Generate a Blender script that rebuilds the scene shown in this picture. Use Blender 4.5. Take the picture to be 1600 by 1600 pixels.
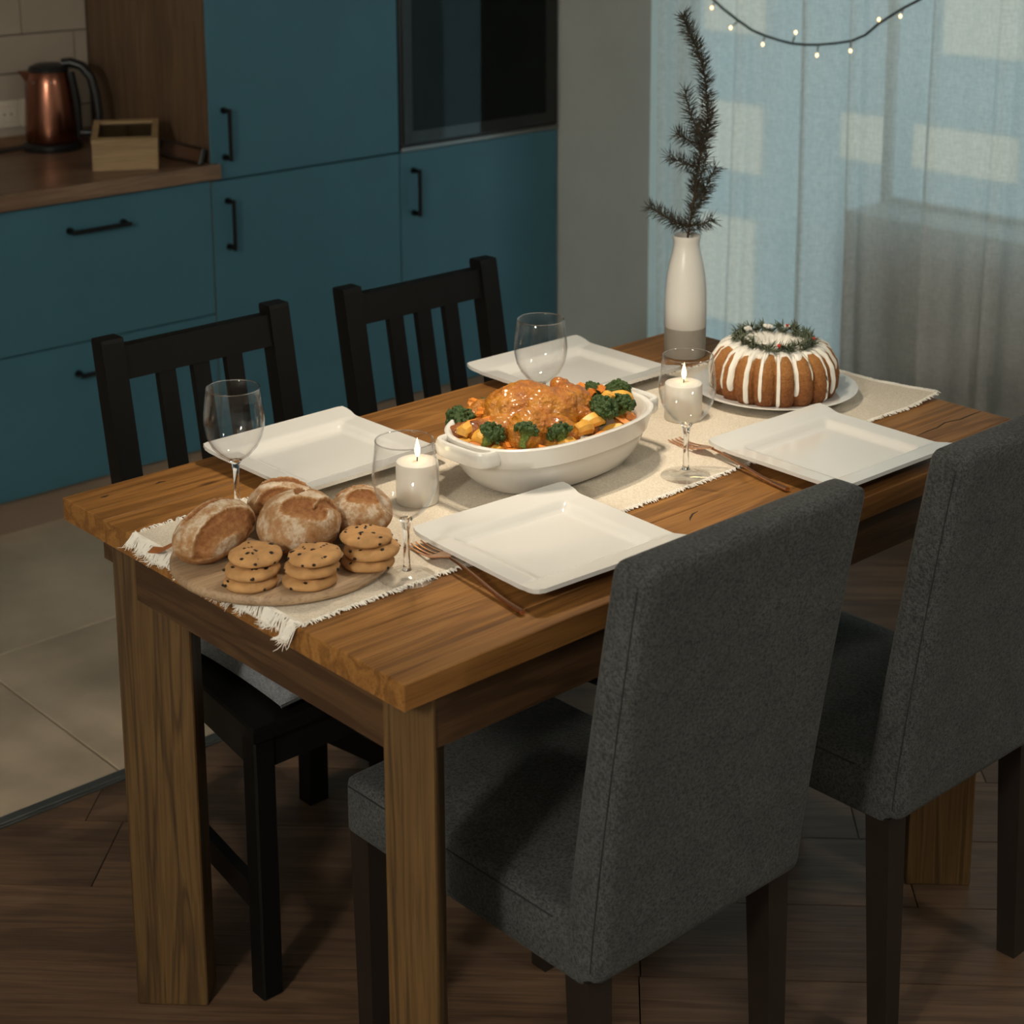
import bpy, bmesh, math, random
from mathutils import Vector, Matrix, noise

random.seed(7)
for _o in list(bpy.data.objects):
    bpy.data.objects.remove(_o, do_unlink=True)
SC = bpy.context.scene
COL = SC.collection
PI = math.pi
TOP = 0.75            # table top height
TL, TW = 1.2156, 0.7313  # table length (x) and width (y)
RX = 2.48             # window wall
KY = 2.95             # kitchen wall

# ------------------------------------------------------------------ camera
cam_d = bpy.data.cameras.new('camera')
cam = bpy.data.objects.new('camera', cam_d)
COL.objects.link(cam)
_r = Vector((0.74117824, -0.67129538, -0.00416134))
_f = Vector((0.6542282, 0.723696, -0.21965783))
_u = Vector((0.15046683, 0.16008314, 0.9755681))
_m = Matrix((_r, _u, -_f)).transposed().to_4x4()
_m.translation = Vector((-1.05564, -1.34149, 1.61731))
cam.matrix_world = _m
cam_d.sensor_fit = 'HORIZONTAL'
cam_d.sensor_width = 36.0
cam_d.lens = 2772.6 / 1600 * 36
cam_d.shift_x = (800 - 802.45) / 1600
cam_d.shift_y = (363.24 - 800) / 1600
cam_d.clip_start = 0.05
cam_d.dof.use_dof = True
cam_d.dof.focus_distance = 2.35
cam_d.dof.aperture_fstop = 7.0
SC.camera = cam

# ------------------------------------------------------------------ world, light, exposure
W = bpy.data.worlds.new('dusk_sky')
SC.world = W
W.use_nodes = True
_bg = W.node_tree.nodes['Background']
_bg.inputs[0].default_value = (0.64, 0.80, 0.83, 1)
_bg.inputs[1].default_value = 1.32

SC.view_settings.view_transform = 'Standard'
SC.view_settings.look = 'None'
SC.view_settings.gamma = 1.0
SC.view_settings.use_curve_mapping = False
SC.view_settings.exposure = 0.0
SC.cycles.max_bounces = 7
SC.cycles.diffuse_bounces = 3
SC.cycles.glossy_bounces = 3
SC.cycles.transmission_bounces = 6
SC.cycles.transparent_max_bounces = 10
SC.cycles.adaptive_threshold = 0.03

LAMP = Vector((0.57, 0.40, 1.66))      # pendant over the table
CEIL_LAMP = Vector((1.25, -1.9, 2.5))
GLOBE = Vector((-2.25, -0.75, 1.98))   # globe of the floor lamp beside the camera
PENDANT_W = 10.2
CEIL_W = 18.0
GLOBE_L = 140.0


def light(name, kind, loc, energy, color, **kw):
    d = bpy.data.lights.new(name, kind)
    d.energy = energy
    d.color = color
    for k, v in kw.items():
        setattr(d, k, v)
    o = bpy.data.objects.new(name, d)
    o.location = loc
    COL.objects.link(o)
    return o


for i, (dx, dy) in enumerate(((-0.045, 0.02), (0.05, 0.03), (0.0, -0.05))):
    light('pendant_bulb_light', 'SPOT', LAMP + Vector((dx, dy, -0.01)), PENDANT_W, (1.0, 0.865, 0.675),
          spot_size=math.radians(90), spot_blend=0.95, shadow_soft_size=0.014)
light('ceiling_lamp_light', 'AREA', CEIL_LAMP + Vector((0, 0, -0.07)), CEIL_W, (1.0, 0.935, 0.81),
      shape='DISK', size=0.34)

# ------------------------------------------------------------------ materials
MATS = {}


def _nodes(name):
    m = bpy.data.materials.new(name)
    m.use_nodes = True
    nt = m.node_tree
    return m, nt, nt.nodes, nt.links, nt.nodes['Principled BSDF']


def ramp(N, stops):
    r = N.new('ShaderNodeValToRGB')
    e = r.color_ramp.elements
    while len(e) < len(stops):
        e.new(0.5)
    for el, (p, c) in zip(e, stops):
        el.position = p
        el.color = (*c, 1)
    return r


def mapping(N, L, scale, coord='Object', rnd=True):
    tc = N.new('ShaderNodeTexCoord')
    mp = N.new('ShaderNodeMapping')
    mp.inputs['Scale'].default_value = scale
    src = tc.outputs[coord]
    if rnd:
        oi = N.new('ShaderNodeObjectInfo')
        mul = N.new('ShaderNodeMath')
        mul.operation = 'MULTIPLY'
        mul.inputs[1].default_value = 37.0
        L.new(oi.outputs['Random'], mul.inputs[0])
        add = N.new('ShaderNodeVectorMath')
        add.operation = 'ADD'
        L.new(src, add.inputs[0])
        L.new(mul.outputs[0], add.inputs[1])
        src = add.outputs[0]
    L.new(src, mp.inputs['Vector'])
    return mp


def plain(name, col, rough=0.5, metal=0.0, bump=0.0, bscale=60.0, var=0.0, coat=0.0, sss=0.0, vscale=8.0):
    if name in MATS:
        return MATS[name]
    m, nt, N, L, P = _nodes(name)
    P.inputs['Base Color'].default_value = (*col, 1)
    P.inputs['Roughness'].default_value = rough
    P.inputs['Metallic'].default_value = metal
    P.inputs['Coat Weight'].default_value = coat
    if sss:
        P.inputs['Subsurface Weight'].default_value = sss
        P.inputs['Subsurface Radius'].default_value = (0.02, 0.012, 0.007)
        P.inputs['Subsurface Scale'].default_value = 0.6
    mp = mapping(N, L, (1, 1, 1))
    if var:
        n = N.new('ShaderNodeTexNoise')
        n.inputs['Scale'].default_value = vscale
        n.inputs['Detail'].default_value = 5
        L.new(mp.outputs[0], n.inputs['Vector'])
        a = tuple(max(0, c * (1 - var)) for c in col)
        b = tuple(min(1, c * (1 + var)) for c in col)
        r = ramp(N, [(0.3, a), (0.7, b)])
        L.new(n.outputs['Fac'], r.inputs[0])
        L.new(r.outputs[0], P.inputs['Base Color'])
    if bump:
        n2 = N.new('ShaderNodeTexNoise')
        n2.inputs['Scale'].default_value = bscale
        n2.inputs['Detail'].default_value = 4
        L.new(mp.outputs[0], n2.inputs['Vector'])
        bm = N.new('ShaderNodeBump')
        bm.inputs['Strength'].default_value = bump
        bm.inputs['Distance'].default_value = 0.002
        L.new(n2.outputs['Fac'], bm.inputs['Height'])
        L.new(bm.outputs[0], P.inputs['Normal'])
    MATS[name] = m
    return m


def wood(name, light_c, mid_c, dark_c, axis='x', rough=0.45, scale=1.0, stretch=14.0, bump=0.15, knots=False, vary=0.25, rings=15.0, soft=0.55):
    """grain runs along the local axis"""
    if name in MATS:
        return MATS[name]
    m, nt, N, L, P = _nodes(name)
    k = {'x': 0, 'y': 1, 'z': 2}[axis]
    sc = [26.0 * scale] * 3
    sc[k] = 26.0 * scale / stretch
    mp = mapping(N, L, sc)
    n1 = N.new('ShaderNodeTexNoise')
    n1.inputs['Scale'].default_value = 1.0
    n1.inputs['Detail'].default_value = 3
    n1.inputs['Distortion'].default_value = 0.7
    L.new(mp.outputs[0], n1.inputs['Vector'])
    w = N.new('ShaderNodeMath')
    w.operation = 'MULTIPLY'
    w.inputs[1].default_value = rings
    L.new(n1.outputs['Fac'], w.inputs[0])
    s = N.new('ShaderNodeMath')
    s.operation = 'SINE'
    L.new(w.outputs[0], s.inputs[0])
    mr = N.new('ShaderNodeMapRange')
    mr.inputs['From Min'].default_value = -1
    L.new(s.outputs[0], mr.inputs['Value'])
    sc2 = [420.0 * scale] * 3
    sc2[k] = 12.0 * scale
    mp2 = mapping(N, L, sc2)
    n2 = N.new('ShaderNodeTexNoise')
    n2.inputs['Scale'].default_value = 1.0
    n2.inputs['Detail'].default_value = 2
    L.new(mp2.outputs[0], n2.inputs['Vector'])
    mixc = lambda a, c: tuple(x * soft + y * (1 - soft) for x, y in zip(a, c))
    r1 = ramp(N, [(0.0, mid_c), (0.6, light_c), (0.88, mid_c), (1.0, mixc(mid_c, dark_c))])
    L.new(mr.outputs[0], r1.inputs[0])
    # broad light and dark boards
    n3 = N.new('ShaderNodeTexNoise')
    n3.inputs['Scale'].default_value = 0.35
    n3.inputs['Detail'].default_value = 3
    L.new(mp.outputs[0], n3.inputs['Vector'])
    r3 = ramp(N, [(0.36, dark_c), (0.62, (1, 1, 1))])
    L.new(n3.outputs['Fac'], r3.inputs[0])
    mx = N.new('ShaderNodeMix')
    mx.data_type = 'RGBA'
    mx.blend_type = 'MULTIPLY'
    mx.inputs['Factor'].default_value = 0.22
    L.new(r1.outputs[0], mx.inputs['A'])
    L.new(r3.outputs[0], mx.inputs['B'])
    r2 = ramp(N, [(0.32, (0.42, 0.38, 0.34)), (0.50, (1, 1, 1))])
    L.new(n2.outputs['Fac'], r2.inputs[0])
    mx2 = N.new('ShaderNodeMix')
    mx2.data_type = 'RGBA'
    mx2.blend_type = 'MULTIPLY'
    mx2.inputs['Factor'].default_value = 0.5
    L.new(mx.outputs['Result'], mx2.inputs['A'])
    L.new(r2.outputs[0], mx2.inputs['B'])
    oi = N.new('ShaderNodeObjectInfo')
    mrr = N.new('ShaderNodeMapRange')
    mrr.inputs['To Min'].default_value = 1 - vary
    mrr.inputs['To Max'].default_value = 1 + vary * 0.6
    L.new(oi.outputs['Random'], mrr.inputs['Value'])
    hv = N.new('ShaderNodeHueSaturation')
    L.new(mrr.outputs[0], hv.inputs['Value'])
    L.new(mx2.outputs['Result'], hv.inputs['Color'])
    out = hv.outputs[0]
    if knots:
        mpk = mapping(N, L, (3.0, 9.0, 9.0))
        v = N.new('ShaderNodeTexVoronoi')
        v.inputs['Scale'].default_value = 1.0
        L.new(mpk.outputs[0], v.inputs['Vector'])
        rk = ramp(N, [(0.035, (0.12, 0.09, 0.07)), (0.075, (1, 1, 1))])
        L.new(v.outputs['Distance'], rk.inputs[0])
        mk = N.new('ShaderNodeMix')
        mk.data_type = 'RGBA'
        mk.blend_type = 'MULTIPLY'
        mk.inputs['Factor'].default_value = 0.9
        L.new(out, mk.inputs['A'])
        L.new(rk.outputs[0], mk.inputs['B'])
        out = mk.outputs['Result']
    L.new(out, P.inputs['Base Color'])
    P.inputs['Roughness'].default_value = rough
    bm = N.new('ShaderNodeBump')
    bm.inputs['Strength'].default_value = bump
    bm.inputs['Distance'].default_value = 0.0015
    L.new(n2.outputs['Fac'], bm.inputs['Height'])
    L.new(bm.outputs[0], P.inputs['Normal'])
    MATS[name] = m
    return m


def emit(name, col, strength):
    if name in MATS:
        return MATS[name]
    m, nt, N, L, P = _nodes(name)
    P.inputs['Base Color'].default_value = (*col, 1)
    P.inputs['Emission Color'].default_value = (*col, 1)
    P.inputs['Emission Strength'].default_value = strength
    MATS[name] = m
    return m


def fabric(name, c1, c2, scale=900.0, bump=0.4, rough=0.95, blotch=0.25):
    if name in MATS:
        return MATS[name]
    m, nt, N, L, P = _nodes(name)
    mp = mapping(N, L, (1, 1, 1), rnd=False)
    outs = []
    for s in ((scale, scale * 0.25, scale * 0.25), (scale * 0.25, scale, scale * 0.25), (scale * .25, scale * .25, scale)):
        mpp = mapping(N, L, s, rnd=False)
        n = N.new('ShaderNodeTexNoise')
        n.inputs['Scale'].default_value = 1.0
        n.inputs['Detail'].default_value = 1
        L.new(mpp.outputs[0], n.inputs['Vector'])
        outs.append(n.outputs['Fac'])
    a = N.new('ShaderNodeMath')
    L.new(outs[0], a.inputs[0])
    L.new(outs[1], a.inputs[1])
    b = N.new('ShaderNodeMath')
    L.new(a.outputs[0], b.inputs[0])
    L.new(outs[2], b.inputs[1])
    c = N.new('ShaderNodeMath')
    c.operation = 'DIVIDE'
    c.inputs[1].default_value = 3.0
    L.new(b.outputs[0], c.inputs[0])
    r = ramp(N, [(0.40, c1), (0.60, c2)])
    L.new(c.outputs[0], r.inputs[0])
    n3 = N.new('ShaderNodeTexNoise')
    n3.inputs['Scale'].default_value = 22
    n3.inputs['Detail'].default_value = 4
    L.new(mp.outputs[0], n3.inputs['Vector'])
    r3 = ramp(N, [(0.3, (1 - blotch,) * 3), (0.7, (1, 1, 1))])
    L.new(n3.outputs['Fac'], r3.inputs[0])
    mx = N.new('ShaderNodeMix')
    mx.data_type = 'RGBA'
    mx.blend_type = 'MULTIPLY'
    mx.inputs['Factor'].default_value = 1.0
    L.new(r.outputs[0], mx.inputs['A'])
    L.new(r3.outputs[0], mx.inputs['B'])
    L.new(mx.outputs['Result'], P.inputs['Base Color'])
    P.inputs['Roughness'].default_value = rough
    P.inputs['Sheen Weight'].default_value = 0.04
    bm = N.new('ShaderNodeBump')
    bm.inputs['Strength'].default_value = bump
    bm.inputs['Distance'].default_value = 0.001
    L.new(c.outputs[0], bm.inputs['Height'])
    L.new(bm.outputs[0], P.inputs['Normal'])
    MATS[name] = m
    return m


def attr_mat(name, attr, stops, rough=0.8, bump=0.3, bscale=120.0, jitter=0.35, jscale=40.0, coat=0.0, crough=0.15):
    """colour from a per-vertex factor plus noise (for crusts, skins)"""
    if name in MATS:
        return MATS[name]
    m, nt, N, L, P = _nodes(name)
    at = N.new('ShaderNodeAttribute')
    at.attribute_name = attr
    mp = mapping(N, L, (1, 1, 1), rnd=True)
    n = N.new('ShaderNodeTexNoise')
    n.inputs['Scale'].default_value = jscale
    n.inputs['Detail'].default_value = 6
    n.inputs['Roughness'].default_value = 0.65
    L.new(mp.outputs[0], n.inputs['Vector'])
    sub = N.new('ShaderNodeMath')
    sub.operation = 'SUBTRACT'
    sub.inputs[1].default_value = 0.5
    L.new(n.outputs['Fac'], sub.inputs[0])
    ma = N.new('ShaderNodeMath')
    ma.operation = 'MULTIPLY_ADD'
    ma.inputs[1].default_value = jitter * 2
    L.new(sub.outputs[0], ma.inputs[0])
    L.new(at.outputs['Fac'], ma.inputs[2])
    r = ramp(N, stops)
    L.new(ma.outputs[0], r.inputs[0])
    L.new(r.outputs[0], P.inputs['Base Color'])
    P.inputs['Roughness'].default_value = rough
    P.inputs['Coat Weight'].default_value = coat
    P.inputs['Coat Roughness'].default_value = crough
    n2 = N.new('ShaderNodeTexNoise')
    n2.inputs['Scale'].default_value = bscale
    n2.inputs['Detail'].default_value = 6
    L.new(mp.outputs[0], n2.inputs['Vector'])
    bm = N.new('ShaderNodeBump')
    bm.inputs['Strength'].default_value = bump
    bm.inputs['Distance'].default_value = 0.003
    L.new(n2.outputs['Fac'], bm.inputs['Height'])
    L.new(bm.outputs[0], P.inputs['Normal'])
    MATS[name] = m
    return m


def thin_glass(name, tint=(1, 1, 1), rough=0.0, boost=1.0):
    if name in MATS:
        return MATS[name]
    m = bpy.data.materials.new(name)
    m.use_nodes = True
    nt = m.node_tree
    N, L = nt.nodes, nt.links
    N.remove(N['Principled BSDF'])
    out = N['Material Output']
    tr = N.new('ShaderNodeBsdfTransparent')
    tr.inputs[0].default_value = (*tint, 1)
    gl = N.new('ShaderNodeBsdfGlossy')
    gl.inputs['Roughness'].default_value = rough
    fr = N.new('ShaderNodeLayerWeight')
    fr.inputs['Blend'].default_value = 0.5
    pw = N.new('ShaderNodeMath')
    pw.operation = 'POWER'
    pw.inputs[1].default_value = 3.8
    L.new(fr.outputs['Facing'], pw.inputs[0])
    mu = N.new('ShaderNodeMath')
    mu.operation = 'MULTIPLY_ADD'
    mu.inputs[1].default_value = 0.55 * boost
    mu.inputs[2].default_value = 0.018 * boost
    mu.use_clamp = True
    L.new(pw.outputs[0], mu.inputs[0])
    mx = N.new('ShaderNodeMixShader')
    L.new(mu.outputs[0], mx.inputs[0])
    L.new(tr.outputs[0], mx.inputs[1])
    L.new(gl.outputs[0], mx.inputs[2])
    L.new(mx.outputs[0], out.inputs[0])
    MATS[name] = m
    return m


def sheer(name):
    m = bpy.data.materials.new(name)
    m.use_nodes = True
    nt = m.node_tree
    N, L = nt.nodes, nt.links
    N.remove(N['Principled BSDF'])
    out = N['Material Output']
    mp = mapping(N, L, (1, 700, 60), rnd=False)
    mp2 = mapping(N, L, (1, 60, 700), rnd=False)
    ns = []
    for mm in (mp, mp2):
        n = N.new('ShaderNodeTexNoise')
        n.inputs['Scale'].default_value = 1.0
        n.inputs['Detail'].default_value = 1
        L.new(mm.outputs[0], n.inputs['Vector'])
        ns.append(n)
    a = N.new('ShaderNodeMath')
    L.new(ns[0].outputs['Fac'], a.inputs[0])
    L.new(ns[1].outputs['Fac'], a.inputs[1])
    r = ramp(N, [(0.35, (0.62, 0.62, 0.60)), (0.65, (0.84, 0.83, 0.80))])
    h = N.new('ShaderNodeMath')
    h.operation = 'MULTIPLY'
    h.inputs[1].default_value = 0.5
    L.new(a.outputs[0], h.inputs[0])
    L.new(h.outputs[0], r.inputs[0])
    df = N.new('ShaderNodeBsdfDiffuse')
    tl = N.new('ShaderNodeBsdfTranslucent')
    tp = N.new('ShaderNodeBsdfTransparent')
    L.new(r.outputs[0], df.inputs[0])
    L.new(r.outputs[0], tl.inputs[0])
    m1 = N.new('ShaderNodeMixShader')
    m1.inputs[0].default_value = 0.48
    L.new(df.outputs[0], m1.inputs[1])
    L.new(tl.outputs[0], m1.inputs[2])
    m2 = N.new('ShaderNodeMixShader')
    m2.inputs[0].default_value = 0.23
    L.new(m1.outputs[0], m2.inputs[1])
    L.new(tp.outputs[0], m2.inputs[2])
    L.new(m2.outputs[0], out.inputs[0])
    return m


# ------------------------------------------------------------------ mesh helpers
class MB:
    def __init__(self):
        self.v, self.f, self.a = [], [], None

    def add(self, vs, fs):
        b = len(self.v)
        self.v += [Vector(p) for p in vs]
        self.f += [tuple(i + b for i in f) for f in fs]
        return self

    def box(self, a, b, bev=0.0, seg=1, rot=None, at=None):
        """axis box between two corners, bevelled; optional rotation about its own centre"""
        a, b = Vector(a), Vector(b)
        bm = bmesh.new()
        bmesh.ops.create_cube(bm, size=1.0)
        c, s = (a + b) / 2, b - a
        for v in bm.verts:
            v.co = Vector((v.co.x * abs(s.x), v.co.y * abs(s.y), v.co.z * abs(s.z)))
        if bev:
            bmesh.ops.bevel(bm, geom=bm.edges[:], offset=bev, segments=seg, profile=0.5, affect='EDGES')
        bm.verts.index_update()
        vs = []
        for v in bm.verts:
            p = v.co.copy()
            if rot is not None:
                p = rot @ p
            vs.append(p + c)
        self.add(vs, [tuple(x.index for x in f.verts) for f in bm.faces])
        bm.free()
        return self

    def tube(self, pts, rad, n=8, cap=True, flat=1.0):
        pts = [Vector(p) for p in pts]
        if not isinstance(rad, (list, tuple)):
            rad = [rad] * len(pts)
        rings = []
        up = Vector((0, 0, 1))
        prev = None
        for i, p in enumerate(pts):
            t = (pts[min(i + 1, len(pts) - 1)] - pts[max(i - 1, 0)]).normalized()
            if prev is None:
                x = t.cross(up)
                if x.length < 1e-4:
                    x = t.cross(Vector((1, 0, 0)))
            else:
                x = prev - t * prev.dot(t)
            x.normalize()
            prev = x
            y = t.cross(x)
            rings.append([p + (x * math.cos(2 * PI * k / n) + y * math.sin(2 * PI * k / n) * flat) * rad[i] for k in range(n)])
        vs = [q for r in rings for q in r]
        fs = []
        for i in range(len(rings) - 1):
            for k in range(n):
                fs.append((i * n + k, i * n + (k + 1) % n, (i + 1) * n + (k + 1) % n, (i + 1) * n + k))
        if cap:
            fs.append(tuple(range(n))[::-1])
            fs.append(tuple((len(rings) - 1) * n + k for k in range(n)))
        return self.add(vs, fs)

    def loft(self, rings, closed=True, cap0=True, cap1=True):
        n = len(rings[0])
        vs = [q for r in rings for q in r]
        fs = []
        for i in range(len(rings) - 1):
            for k in range(n if closed else n - 1):
                fs.append((i * n + k, i * n + (k + 1) % n, (i + 1) * n + (k + 1) % n, (i + 1) * n + k))
        if cap0:
            fs.append(tuple(range(n))[::-1])
        if cap1:
            fs.append(tuple((len(rings) - 1) * n + k for k in range(n)))
        return self.add(vs, fs)

    def lathe(self, prof, n=40, c=(0, 0, 0), cap0=True, cap1=True):
        c = Vector(c)
        rings = [[c + Vector((max(r, 1e-5) * math.cos(2 * PI * k / n), max(r, 1e-5) * math.sin(2 * PI * k / n), z)) for k in range(n)] for r, z in prof]
        return self.loft(rings, True, cap0, cap1)

    def ell(self, c, r, nu=16, nv=10, rot=None):
        c = Vector(c)
        rings = []
        for j in range(nv + 1):
            th = PI * j / nv
            ring = []
            for k in range(nu):
                ph = 2 * PI * k / nu
                p = Vector((r[0] * max(math.sin(th), 1e-4) * math.cos(ph), r[1] * max(math.sin(th), 1e-4) * math.sin(ph), -r[2] * math.cos(th)))
                if rot is not None:
                    p = rot @ p
                ring.append(c + p)
            rings.append(ring)
        return self.loft(rings)

    def xf(self, fn):
        self.v = [Vector(fn(p)) for p in self.v]
        return self

    def mesh(self, name, mat, smooth=True, angle=35):
        me = bpy.data.meshes.new(name)
        me.from_pydata([tuple(p) for p in self.v], [], self.f)
        me.materials.append(mat)
        if self.a is not None:
            at = me.attributes.new('fac', 'FLOAT', 'POINT')
            at.data.foreach_set('value', self.a)
        if smooth:
            me.polygons.foreach_set('use_smooth', [True] * len(me.polygons))
            if angle < 180:
                me.set_sharp_from_angle(angle=math.radians(angle))
        me.update()
        return me

    def build(self, name, mat, parent=None, world=False, smooth=True, angle=35, loc=(0, 0, 0), rot=(0, 0, 0)):
        if world and parent is not None:
            off = Vector()
            p = parent
            while p is not None:
                off += p.location
                p = p.parent
            self.v = [q - off for q in self.v]
        o = bpy.data.objects.new(name, self.mesh(name, mat, smooth, angle))
        COL.objects.link(o)
        o.location = loc
        o.rotation_euler = rot
        if parent is not None:
            o.parent = parent
        return o


def recenter(o):
    """move a top-level mesh's origin to its footprint"""
    vs = [v.co for v in o.data.vertices]
    c = Vector((sum(v.x for v in vs) / len(vs), sum(v.y for v in vs) / len(vs), min(v.z for v in vs)))
    o.data.transform(Matrix.Translation(-c))
    o.location = o.location + c
    return o


def tag(o, label=None, cat=None, group=None, kind=None):
    if label:
        o['label'] = label
    if cat:
        o['category'] = cat
    if group:
        o['group'] = group
    if kind:
        o['kind'] = kind
    return o


def thing(name, label, cat, loc=(0, 0, 0), rz=0.0, group=None):
    o = bpy.data.objects.new(name, None)
    o.empty_display_size = 0.05
    COL.objects.link(o)
    o.location = loc
    o.rotation_euler = (0, 0, rz)
    return tag(o, label, cat, group)


def copy_tree(o, parent=None):
    c = o.copy()
    COL.objects.link(c)
    c.parent = parent
    for ch in list(o.children):
        copy_tree(ch, c)
    return c


def bake(o):
    """freeze modifiers into the mesh"""
    dg = bpy.context.evaluated_depsgraph_get()
    dg.update()
    me = bpy.data.meshes.new_from_object(o.evaluated_get(dg))
    old = o.data
    o.modifiers.clear()
    me.name = old.name
    o.data = me
    return o


# ------------------------------------------------------------------ material palette
M_wall = plain('warm_grey_wall_paint', (0.52, 0.55, 0.525), 0.9, bump=0.15, bscale=300, var=0.03)
M_ceil = plain('white_ceiling_paint', (0.62, 0.61, 0.58), 0.9)
M_blue = plain('petrol_blue_lacquer', (0.048, 0.145, 0.195), 0.45, var=0.04, bump=0.05, bscale=500)
M_black_metal = plain('black_handle_metal', (0.012, 0.012, 0.012), 0.4, 0.6)
M_worktop = wood('worktop_oak', (0.27, 0.165, 0.10), (0.22, 0.13, 0.078), (0.15, 0.085, 0.05), 'x', 0.35, 1.2, 20, 0.05, vary=0.0)
M_panel = wood('cabinet_side_oak', (0.20, 0.125, 0.07), (0.165, 0.10, 0.056), (0.12, 0.07, 0.038), 'z', 0.5, 1.2, 20, 0.05, vary=0.0)
M_carcass = plain('cabinet_carcass_grey', (0.05, 0.07, 0.08), 0.7)
M_plinth = plain('beige_plinth', (0.24, 0.17, 0.12), 0.6, var=0.06)
M_tile_wall = plain('cream_wall_tile', (0.39, 0.33, 0.27), 0.25, var=0.04)
M_grout = plain('grey_grout', (0.16, 0.13, 0.105), 0.9)
M_tile_floor = plain('beige_floor_tile', (0.46, 0.365, 0.265), 0.55, var=0.22, vscale=5, bump=0.05)
M_fgrout = plain('dark_floor_grout', (0.035, 0.03, 0.026), 0.9)
M_strip = plain('steel_threshold', (0.15, 0.155, 0.15), 0.4, 0.7)
M_floor = wood('brown_laminate', (0.175, 0.103, 0.060), (0.142, 0.081, 0.047), (0.086, 0.048, 0.029), 'x', 0.5, 0.75, 12, 0.12, vary=0.22)
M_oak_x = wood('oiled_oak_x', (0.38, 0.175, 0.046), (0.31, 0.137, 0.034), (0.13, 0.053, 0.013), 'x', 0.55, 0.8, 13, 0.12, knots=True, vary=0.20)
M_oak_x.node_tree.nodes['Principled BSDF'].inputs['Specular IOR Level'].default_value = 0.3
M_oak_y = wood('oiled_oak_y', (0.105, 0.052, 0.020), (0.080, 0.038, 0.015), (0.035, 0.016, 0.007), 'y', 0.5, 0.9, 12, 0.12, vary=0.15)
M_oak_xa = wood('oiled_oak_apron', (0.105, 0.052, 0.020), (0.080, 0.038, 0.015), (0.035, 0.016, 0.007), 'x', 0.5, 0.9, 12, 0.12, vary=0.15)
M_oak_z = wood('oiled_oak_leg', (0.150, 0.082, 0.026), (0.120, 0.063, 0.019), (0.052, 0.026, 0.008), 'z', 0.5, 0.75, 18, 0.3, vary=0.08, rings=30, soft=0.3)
M_blackwood = plain('black_stained_wood', (0.0045, 0.004, 0.0035), 0.5, bump=0.08, bscale=200, var=0.1)
M_blackwood.node_tree.nodes['Principled BSDF'].inputs['Specular IOR Level'].default_value = 0.25
M_darkleg = plain('espresso_chair_leg', (0.018, 0.012, 0.009), 0.45, var=0.15)
M_greyfab = fabric('charcoal_tweed', (0.025, 0.0265, 0.0265), (0.090, 0.094, 0.091), 900, 0.5)
M_seam = plain('grey_seam_thread', (0.022, 0.022, 0.023), 0.95)
M_cushion = fabric('pale_grey_cushion', (0.20, 0.215, 0.235), (0.33, 0.34, 0.355), 700, 0.3)
M_linen = fabric('cream_linen', (0.62, 0.54, 0.43), (0.82, 0.73, 0.60), 1500, 0.5, blotch=0.04)
M_fringe = plain('white_cotton_fringe', (0.86, 0.81, 0.73), 0.95)
M_porc = plain('white_porcelain', (0.72, 0.705, 0.675), 0.16, coat=0.3)
M_ceramic = plain('white_glazed_stoneware', (0.80, 0.77, 0.72), 0.22, coat=0.4, bump=0.02, bscale=30)
M_copper = plain('copper_cutlery', (0.62, 0.33, 0.20), 0.22, 1.0)
M_kettle = plain('copper_kettle', (0.30, 0.125, 0.080), 0.22, 1.0)
M_kblack = plain('black_plastic', (0.012, 0.012, 0.013), 0.35)
M_wax = plain('white_wax', (0.84, 0.80, 0.73), 0.5, sss=0.25)
M_wick = plain('burnt_wick', (0.02, 0.015, 0.01), 0.9)
M_flame = emit('candle_flame', (1.0, 0.72, 0.34), 9.0)
M_glass = thin_glass('clear_glass', (0.985, 0.985, 0.985), 0.0, 1.5)
M_pane = thin_glass('window_glass', (0.95, 0.98, 0.98), 0.0, 1.0)
M_bamboo = wood('pale_box_wood', (0.42, 0.28, 0.14), (0.36, 0.235, 0.115), (0.27, 0.17, 0.08), 'x', 0.6, 1.5, 14, 0.05, vary=0.0)
M_boardwood = wood('pale_beech_board', (0.48, 0.33, 0.20), (0.42, 0.28, 0.165), (0.30, 0.19, 0.11), 'x', 0.6, 1.0, 14, 0.1, vary=0.0)
M_leather = plain('tan_leather', (0.34, 0.115, 0.03), 0.6, bump=0.1)
M_white_pl = plain('white_socket_plastic', (0.62, 0.55, 0.46), 0.35)
M_ovenglass = plain('black_oven_glass', (0.006, 0.006, 0.0065), 0.06, coat=0.5)
M_steel = plain('brushed_steel_trim', (0.30, 0.29, 0.28), 0.35, 1.0)
M_frame = plain('white_window_frame', (0.62, 0.62, 0.60), 0.45)

# ------------------------------------------------------------------ the room
X0, Y0, H = -3.1, -3.0, 2.62
b = MB().box((X0, Y0, -0.12), (RX + 0.2, KY + 0.12, -0.012))
floor = tag(b.build('floor', M_fgrout, smooth=False), kind='structure')
# laminate planks laid on the diagonal, along (1,-1); rows of 0.188 m
PW, U0, YE = 0.188, 0.583, 1.214


def clip(poly, nx, ny, d):
    out = []
    for i in range(len(poly)):
        p, q = poly[i], poly[(i + 1) % len(poly)]
        a, c = nx * p[0] + ny * p[1] - d, nx * q[0] + ny * q[1] - d
        if a <= 0:
            out.append(p)
        if a * c < 0:
            t = a / (a - c)
            out.append((p[0] + (q[0] - p[0]) * t, p[1] + (q[1] - p[1]) * t))
    return out


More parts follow.
